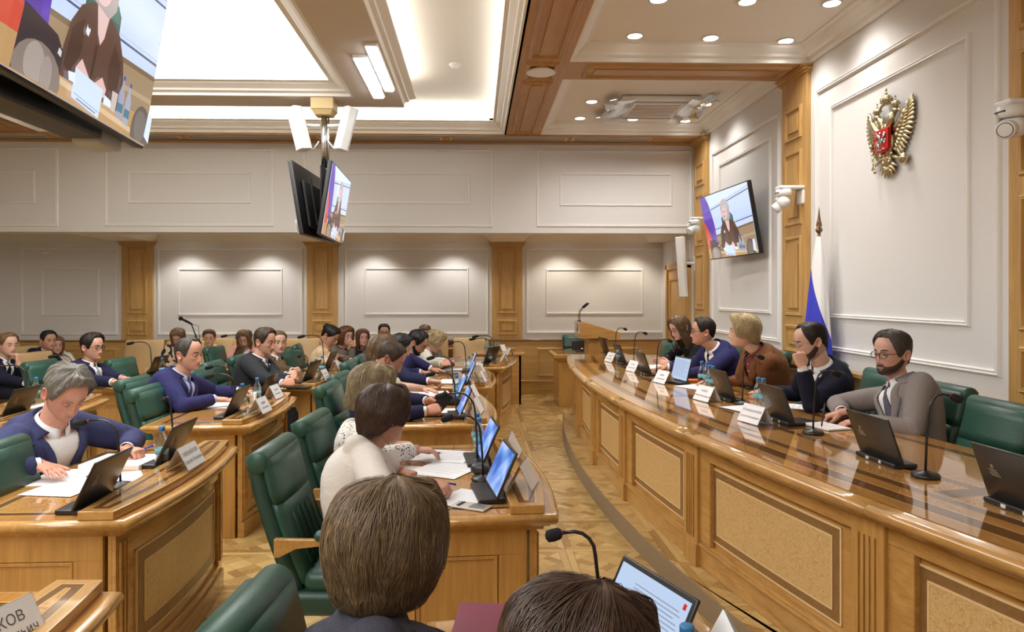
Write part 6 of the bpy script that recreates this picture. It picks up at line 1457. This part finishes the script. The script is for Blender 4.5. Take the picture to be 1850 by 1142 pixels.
# ================= dais
DLAP = [((1600, 834), 'black tablet on dock before the man in grey, showing its back', None), ((1418, 762), 'black tablet on dock beside the long-named card, before the cheek-resting man', None), ((1318, 722), 'black tablet on dock in front of the blonde woman in brown', None),
        ((1222, 692), 'lit tablet showing a document beside the man in navy at the dais', M_scrdoc), ((1172, 677), 'black tablet on dock before the long haired woman in black', None), ((1128, 657), 'black tablet on dock before the empty chair at the far dais end', None), ((1099, 640), 'black tablet on dock farthest along the dais, by the lectern column', None), ((1860, 926), 'black tablet on dock cut off by the edge, before the empty dais chair', None)]
for (u, v), L, s in DLAP:
    if s: laptop(L, at(u, v, ZD), radians(190), s, -14, 'doc')
    else: laptop(L, at(u, v, ZD), radians(4))
for (u, v), L in (((1672, 862), 'tall gooseneck microphone between the man in grey and the edge'), ((1469, 784), 'gooseneck microphone in front of the man in grey'), ((1341, 731), 'gooseneck microphone in front of the cheek-resting man'), ((1186, 679), 'gooseneck microphone before the man in navy and the long haired woman'), ((1145, 655), 'gooseneck microphone before the empty far dais chair'), ((1111, 642), 'gooseneck microphone farthest along the dais beside the lectern')):
    mic(L, at(u, v, ZD), radians(0), .34, .13)
for (u, v), L, tx in (((1364, 764), 'white name card in front of the cheek-resting man, the largest lettering', ('РУКАВИШНИКОВ', 'Сергей Михайлович')), ((1277, 724), 'white name card before the blonde woman, short surname over a long line', ('ЗАЙЦЕВ', 'Дмитрий Александрович')), ((1200, 692), 'white name card before the lit tablet', (None, 3)), ((1147, 671), 'white name card between two bottles on the far dais', (None, 4)), ((1106, 654), 'white name card farthest along the dais', (None, 5))):
    card(L, at(u, v, ZD), radians(180+14), tx, s1=.0200, s2=.0185)
for (u, v), L in (((1268, 697), 'clear water bottle behind the short-surname card, farthest of four'), ((1277, 699), 'clear water bottle behind the short-surname card, second of four'), ((1282, 707), 'clear water bottle behind the short-surname card, third of four'), ((1288, 709), 'clear water bottle behind the short-surname card, nearest the camera of four'), ((1370, 737), 'clear water bottle behind the long-surname card, beside its twin'), ((1379, 739), 'clear water bottle touching the tablet beside the long-surname card'), ((1156, 671), 'water bottle with teal label before the long haired woman'), ((1118, 657), 'water bottle with teal label farthest along the dais')):
    bottle(L, at(u, v, ZD))
sheet('white notepad under the hands of the man in grey', at(1492, 772, ZD), radians(15), .15, .21, 4, .008, 'notepad')
pen('dark pen held upright by the man in grey', at(1487, 752, .945), (-.1, .1, -1), (.05, .05, .09))
sheet('white sheets in front of the cheek-resting man', at(1352, 741, ZD), radians(20), .21, .30, 8); sheet('white sheet beside the dark pad near the grey sleeve', at(1445, 735, ZD), radians(60), .21, .28, 6)
sheet('open papers before the blonde woman', at(1262, 700, ZD), radians(30), .25, .30, 8); sheet('printed pages under the hands of the long haired woman', at(1183, 665, ZD), radians(10), .25, .34, 8, .012)
t = thing('orange_pouch', 'small orange pouch among the papers near the blonde woman', 'pouch', at(1252, 690, ZD)); MB().rbox(-.05, .05, -.03, .03, 0, .025, .012).build('pouch', plain('orange_plastic', (.75, .20, .04), .4), t)
t = thing('dark_pad', 'flat dark notebook beside the tablet of the man in grey', 'notebook', at(1452, 762, ZD), radians(20)); MB().rbox(-.06, .06, -.09, .09, 0, .008, .003).build('cover', M_black, t)
# watch on the wrist of the man in grey
wr_, el_ = PP['grey'][3]['L']; ax_ = (el_-wr_).normalized(); P_ = wr_+ax_*.018
t = thing('wrist_watch', 'watch with white dial and dark strap on the wrist of the man in grey', 'watch', P_); Q_ = ax_.to_track_quat('Z', 'Y').to_matrix().to_4x4(); up_ = (Vector((-.2, -.6, .8))-ax_*Vector((-.2, -.6, .8)).dot(ax_)).normalized()
MB().lathe([(.031, -.009), (.033, 0), (.031, .009), (.028, .009), (.028, -.009), (.031, -.009)], 20, T=Q_).build('strap', M_dark, t); MB().lathe([(.0001, .008), (.016, .008), (.0175, .004), (.0175, -.002)], 18, up_*.031, up_.to_track_quat('Z', 'Y').to_matrix().to_4x4()).build('dial', M_paper, t)
# ================= members' desks, near column
LS = [((892, 894), 'lit tablet with blue screen nearest the white phone', -22, -6), ((866, 834), 'lit tablet with blue screen before the woman in the spotted blouse', -22, -4), ((836, 752), 'lit tablet with blue screen before the man holding a phone', -20, -3), ((833, 723), 'lit tablet behind two bottle caps, before the woman with highlighted hair', -20, -3), ((853, 692), 'lit tablet before the man writing', -20, 0), ((852, 670), 'lit tablet before the bearded man with glasses', -20, 0)]
M_scr2 = None
def scrmat():
    t = NT('screen_wallpaper'); w_ = t.noise(t.obj((2, 3, 6)), 1.6, 1, .5, .6)
    c = t.ramp(w_, [(.32, srgb(70, 105, 190)), (.48, srgb(120, 165, 230)), (.56, srgb(185, 195, 235)), (.68, srgb(150, 140, 205))]); t.base((0, 0, 0)); t.l(c, t.p.inputs['Emission Color']); t.set(Emission_Strength=.95, Roughness=.15); return t.m
M_wpp = scrmat()
for (u, v), L, tl, ra in LS: laptop(L, at(u, v, ZK), radians(180-ra+2), M_wpp, -24, 'wall')
for (u, v), L, h, r in (((880, 868), 'gooseneck microphone beside the nearest lit tablet', .30, .17), ((868, 838), 'gooseneck microphone of the woman in the spotted blouse', .36, .19), ((846, 748), 'gooseneck microphone reaching towards the man holding a phone', .30, .19), ((838, 716), 'gooseneck microphone on the desk of the highlighted hair', .34, .20), ((842, 672), 'gooseneck microphone before the bearded man', .34, .17), ((905, 653), 'gooseneck microphone of the curly blonde woman', .30, .26), ((908, 650), 'gooseneck microphone of the empty chair beside the curly woman', .32, .26), ((1082, 1078), 'big gooseneck microphone on the desk with the burgundy folder', .225, .125)):
    mic(L, at(u, v, ZK), radians(180-8), h, r)
for (u, v), L in (((906, 822), 'water bottle with blue cap beside the nearest lit tablet'), ((893, 812), 'water bottle with blue cap behind its twin on the near desk'), ((842, 722), 'water bottle before the man with a phone, nearer of two'), ((840, 716), 'water bottle before the highlighted hair, farther of two'), ((850, 678), 'water bottle before the bearded man'), ((896, 658), 'water bottle beside the black tablet of the curly woman'), ((904, 655), 'water bottle by the cards at the head of the aisle')):
    bottle(L, at(u, v, ZK))
for (u, v), L in (((878, 637), 'water bottle first in the group on the straight side table'), ((888, 637), 'water bottle second in the group on the straight side table'), ((898, 637), 'water bottle third in the group on the straight side table')): bottle(L, at(u, v, .756))
for (u, v), L, ra in (((945, 878), 'clear tent card nearest the camera on the aisle desk ledge', -14), ((921, 822), 'clear tent card before the woman in the spotted blouse', -10), ((858, 745), 'clear tent card on the ledge before the man with a phone', -8), ((852, 718), 'clear tent card before the woman with highlighted hair', -8), ((868, 690), 'clear tent card on the ledge before the man writing', -4), ((866, 672), 'clear tent card before the bearded man with glasses', -4), ((912, 653), 'white tent card of the curly blonde woman', 4), ((921, 643), 'white tent card beyond it at the head of the aisle', 8)):
    card(L, at(u, v, ZL), radians(ra), (), w=.19)
card('white card standing on the straight side table', at(907, 635, .756), radians(-40), (), w=.12)
sheet('open ruled notebook before the woman in the spotted blouse', at(800, 826, ZK), radians(-15), .30, .26, 14, .008, 'notebook'); sheet('printed sheet bent at its corner by the black mouse', at(812, 846, ZK), radians(-28), .26, .36, 9)
sheet('blank white sheet beside the white phone', at(838, 902, ZK), radians(-30), .17, .24, 0); sheet('white page by the elbow of the white jacket', at(745, 852, ZK), radians(-20), .2, .2, 0)
pen('purple pen in the hand of the white jacket', at(803, 872, .80), (.9, -.4, -.05), (.06, .02, .30)); pen('blue pen in the hand of the spotted blouse', at(775, 818, .80), (.95, .1, -.05), (.03, .03, .40))
t = thing('mouse_speaker', 'rounded black device lying between the two lit tablets', 'device', at(868, 856, ZK), radians(-20)); MB().rbox(-.045, .045, -.035, .035, 0, .05, .024).build('shell', plain('slate_plastic', (.03, .035, .045), .35), t)
t = thing('mobile_phone', 'white mobile phone face down at the near edge of the desk', 'phone', at(851, 917, ZK), radians(-28)); MB().rbox(-.075, .075, -.037, .037, 0, .009, .004).build('phone_body', plain('pearl_plastic', (.62, .60, .56), .2), t)
MB().rbox(.0, .07, -.030, .030, .009, .0095, .0004).build('back_glass', plain('phone_glass', (.22, .21, .20), .1), t)
mb = MB()
for k in range(3): mb.lathe([(.0001, .0115), (.009, .0115), (.009, .009)], 12, (-.045, -.02+.02*k, 0))
mb.build('camera_lens', M_black, t)
t = thing('mobile_phone', 'dark phone held by the man with cropped hair', 'phone', at(798, 728, .86), radians(5)); MB().rbox(-.04, .04, -.006, .006, -.06, .08, .005, T=Matrix.Rotation(radians(40), 4, 'Y')).build('phone_body', M_black, t)
t = thing('mobile_phone', 'pinkish phone held by the curly blonde woman', 'phone', at(818, 648, .90), radians(15)); MB().rbox(-.04, .09, -.035, .035, -.005, .005, .004, T=Matrix.Rotation(radians(-18), 4, 'Y')).build('phone_body', plain('mauve_case', (.30, .16, .22), .3), t)
t = thing('tablet_folio', 'closed black tablet folio lying before the man with a phone', 'tablet', at(800, 752, ZK), radians(4)); MB().rbox(-.13, .13, -.04, .04, 0, .016, .006).build('cover', M_black, t)
t = thing('conference_unit', 'black wedge conference unit on the desk of the highlighted hair', 'device', at(808, 730, ZK), radians(0)); MB().rbox(-.11, .11, -.07, .07, 0, .055, .025).build('shell', M_black, t)
t = thing('conference_unit', 'black wedge conference unit before the bearded man', 'device', at(806, 668, ZK), radians(20)); MB().rbox(-.10, .10, -.06, .06, 0, .05, .022, T=Matrix.Rotation(radians(-10), 4, 'Y') @ Tr(0, 0, .02)).build('shell', M_black, t)
sheet('white sheets pushed beside the wedge unit', at(775, 712, ZK), radians(10), .36, .30, 0); sheet('white sheet the man in navy writes on', at(812, 690, ZK), radians(-12), .22, .34, 6); sheet('white sheet beside the phone hands', at(815, 742, ZK), radians(0), .2, .2, 0)
sheet('stack of white paper before the empty chair', at(856, 659, ZK), radians(0), .22, .30, 0, .012, 'paper_ream'); sheet('papers under the hands of the curly woman', at(815, 668, ZK), radians(0), .26, .25, 0)
laptop('black tablet on dock at the head of the aisle, seen edge on', at(882, 657, ZK), radians(150))
# near edge desk
t = thing('document_folder', 'burgundy document folder at the bottom edge', 'folder', at(940, 1150, ZK), radians(-6)); MB().rbox(-.17, .12, -.16, .16, 0, .012, .004).build('cover', plain('burgundy_cover', (.23, .028, .07), .5), t)
lt = thing('tablet_computer', 'big lit tablet with a text document by the bottom edge', 'laptop', Vector((.335, 1.60, ZK)), radians(201)); R = Tr(0, 0, .02) @ Matrix.Rotation(radians(-28), 4, 'Y')
MB().rbox(-.06, .07, -.13, .13, 0, .02, .006).build('dock', M_black, lt); MB().rbox(-.005, .005, -.145, .145, 0, .20, .0045, T=R).build('lid', M_black, lt); MB().box(.0052, .0056, -.132, .132, .014, .186, T=R).build('screen', M_scrdoc, lt)
mb = MB(); rr = random.Random(4)
for k in range(14): mb.box(.0057, .0059, -.12 if k > 3 else -.06, .12-.06*rr.random(), .155-.0095*k, .1575-.0095*k, T=R)
mb.build('document_lines', plain('doc_grey', (.25, .30, .42), .6), lt); MB().box(.0057, .0059, .112, .122, .165, .178, T=R).build('red_mark', M_red, lt)
card('clear tent card behind the big lit tablet by the bottom edge', Vector((.545, 1.50, ZL)), radians(-8), (), w=.19); bottle('water bottle behind the big tablet, only its blue cap showing', Vector((.525, 1.40, ZK)))
# ================= first left column
laptop('black tablet on dock at the empty place beside the grey haired reader', at(178, 912, ZK), radians(180), None, -26); laptop('black tablet on dock behind the bottle of the grey haired reader', at(310, 835, ZK), radians(180), None, -26)
mic('gooseneck microphone before the grey haired reader', at(233, 880, ZK), radians(175), .30, .19); mic('gooseneck microphone behind the reader\'s name card', at(338, 826, ZK), radians(182), .32, .05)
bottle('water bottle before the grey haired reader', at(302, 843, ZK)); cup('clear plastic cup beside the reader\'s bottle', at(297, 842, ZK))
card('white name card on the ledge before the grey haired reader', at(336, 843, ZL), radians(0), ('МИХАЙЛОВ', 'Сергей Петрович'), w=.21, s1=.028, s2=.023)
sheet('white sheet under the flat hand of the reader', at(112, 862, ZK), radians(10), .21, .30, 6); sheet('white sheet with a small blue chart by the tablet', at(125, 880, ZK), radians(-8), .24, .30, 5); sheet('sheet lying under the tablet dock of the reader', at(215, 868, ZK), radians(30), .2, .26, 0)
sheet('open bound report with charts before the reader', at(222, 838, ZK), radians(-4), .30, .25, 7, .022, 'bound_report')
pen('blue pen held by the grey haired reader', at(257, 812, .815), (.8, .6, .25), (.04, .05, .55))
laptop('black tablet on dock before the balding man', at(428, 752, ZK), radians(180), None, -26); laptop('black tablet on dock beyond the two bottles of the balding man', at(478, 722, ZK), radians(180), None, -26)
mic('gooseneck microphone before the balding man', at(437, 745, ZK), radians(178), .28, .20); mic('gooseneck microphone behind the green chair, of the smiling man', at(420, 722, ZK), radians(182), .28, .19)
bottle('water bottle behind the first name card of the balding man', at(450, 742, ZK)); bottle('water bottle behind the second tablet of the balding man', at(468, 728, ZK)); cup('clear plastic cup near the balding man', at(458, 731, ZK))
card('white name card nearer of the two on the balding man\'s desk', at(470, 745, ZL), radians(-4), (None, 6), w=.19); card('white name card farther of the two on the balding man\'s desk', at(494, 719, ZL), radians(-4), (None, 7), w=.19)
sheet('sheet under the hands of the balding man', at(400, 733, ZK), radians(0), .22, .30, 0); 
laptop('black tablet on dock before the smiling man', at(556, 690, ZK), radians(172), None, -24); laptop('black tablet on dock before the woman in taupe', at(588, 668, ZK), radians(176), None, -24)
t = thing('tablet_folio', 'closed black tablet lying at the desk edge before the smiling man', 'tablet', at(538, 700, ZK)); MB().rbox(-.12, .12, -.06, .06, 0, .012, .005).build('cover', M_black, t)
mic('gooseneck microphone before the smiling man', at(563, 688, ZK), radians(180), .26, .1); mic('gooseneck microphone reaching to the woman in beige', at(585, 668, ZK), radians(180), .40, .26)
bottle('water bottle before the smiling man, nearer of two', at(571, 684, ZK)); bottle('water bottle before the smiling man, farther of two', at(582, 677, ZK)); card('white name card on the ledge of the smiling man', at(584, 687, ZL), radians(-4), (None, 8), w=.18)
card('white name card before the woman in beige', at(607, 668, ZL), radians(0), (), w=.17)
t = thing('open_laptop', 'flat silver grey laptop under the papers of the woman in beige', 'laptop', at(636, 660, ZK), 0); MB().rbox(-.16, .16, -.11, .11, 0, .02, .008).build('case', M_grey, t)
sheet('curled white papers by the woman in tweed', at(655, 652, ZK), radians(20), .26, .3, 0, .03); laptop('black tablet on dock before the woman in tweed', at(672, 655, ZK), radians(180), None, -24); bottle('water bottle behind the tweed jacket', at(677, 650, ZK))
# ================= outer column
laptop('black tablet on dock at the outer desk behind the reader', at(25, 752, ZK), radians(180), None, -26); bottle('water bottle on the outer desk behind the reader', at(65, 727, ZK)); mic('gooseneck microphone on the outer desk, by the edge', at(50, 728, ZK), radians(178), .30, .26); sheet('white sheet on the outer desk behind the reader', at(85, 733, ZK), 0, .2, .25, 0)
mic('gooseneck microphone hidden behind the reader\'s head', at(128, 700, ZK), radians(180), .30, .2)
laptop('black tablet on dock below the patterned blouse', at(276, 678, ZK), radians(176), None, -24); bottle('water bottle below the patterned blouse', at(293, 681, ZK)); mic('gooseneck microphone below the empty tan seat', at(274, 673, ZK), radians(178), .34, .24)
laptop('black tablet on dock in front of the woman in pink', at(432, 655, ZK), radians(176), None, -24); mic('gooseneck microphone in front of the woman in pink', at(441, 652, ZK), radians(178), .34, .24)
# card at the bottom corner
card('name card cut off in the bottom corner, two lines of dark lettering', at(-18, 1186, ZK+.003), radians(-14), ('БОБКОВ', 'Семен Ильич'), w=.23, s1=.036, s2=.030)
# ================= other things
t = thing('document_folder', 'purple folder held on the knee of the young man at the edge', 'folder', at(75, 694, .63), radians(-10)); MB().rbox(-.16, .16, -.11, .11, 0, .01, .004).build('cover', plain('purple_cover', (.05, .035, .24), .4), t)
t = thing('monitor', 'black monitor on the secretary desk seen from the front', 'monitor', (1.57, 10.55, .758), radians(-95)); MB().rbox(-.02, .015, -.15, .15, .02, .17, .008).build('screen_case', M_black, t); MB().rbox(-.06, .05, -.1, .1, 0, .012, .005).build('foot', M_black, t); MB().box(-.02, .0, -.02, .02, .01, .08).build('neck', M_black, t); MB().box(.016, .017, -.015, .015, .04, .055).build('badge', M_paper, t)
t = thing('microphone_stand', 'tall floor microphone stand beside the patterned blouse', 'microphone stand', (-3.90, 10.05, 0))
MB().lathe([(.0001, 0), (.13, 0), (.13, .012), (.02, .03), (.0001, .03)], 20).build('base', M_black, t); MB().tube([(0, 0, .02), (0, 0, 1.06)], .011, 8).build('pole', M_black, t)
MB().tube([(.02, 0, .98), (-.06, 0, 1.20)], .009, 8).build('boom', M_black, t); MB().tube([(-.05, 0, 1.19), (-.09, 0, 1.215), (-.14, 0, 1.24), (-.19, 0, 1.265)], [.012, .016, .017, .014], 10).ell((-.205, 0, 1.272), (.03, .028, .03), 12, 8).build('microphone', M_foam, t); MB().tube([(-.09, 0, 1.205), (.03, .01, 1.17), (.05, .01, 1.0), (.02, .0, .8)], .004, 6).build('cable', M_black, t)
# ------------------------------------------------------------------ world and view
w = bpy.data.worlds.new('world'); scn.world = w; w.use_nodes = True
w.node_tree.nodes['Background'].inputs[0].default_value = (1, .96, .9, 1); w.node_tree.nodes['Background'].inputs[1].default_value = .05
scn.view_settings.view_transform = 'Standard'; scn.view_settings.look = 'None'; scn.view_settings.gamma = 1; scn.view_settings.use_curve_mapping = False
scn.view_settings.exposure = .3
scn.cycles.use_denoising = True
scn.cycles.max_bounces = 8; scn.cycles.diffuse_bounces = 4; scn.cycles.glossy_bounces = 3; scn.cycles.transparent_max_bounces = 12; scn.cycles.caustics_reflective = False; scn.cycles.caustics_refractive = False
scn.cycles.sample_clamp_indirect = 6
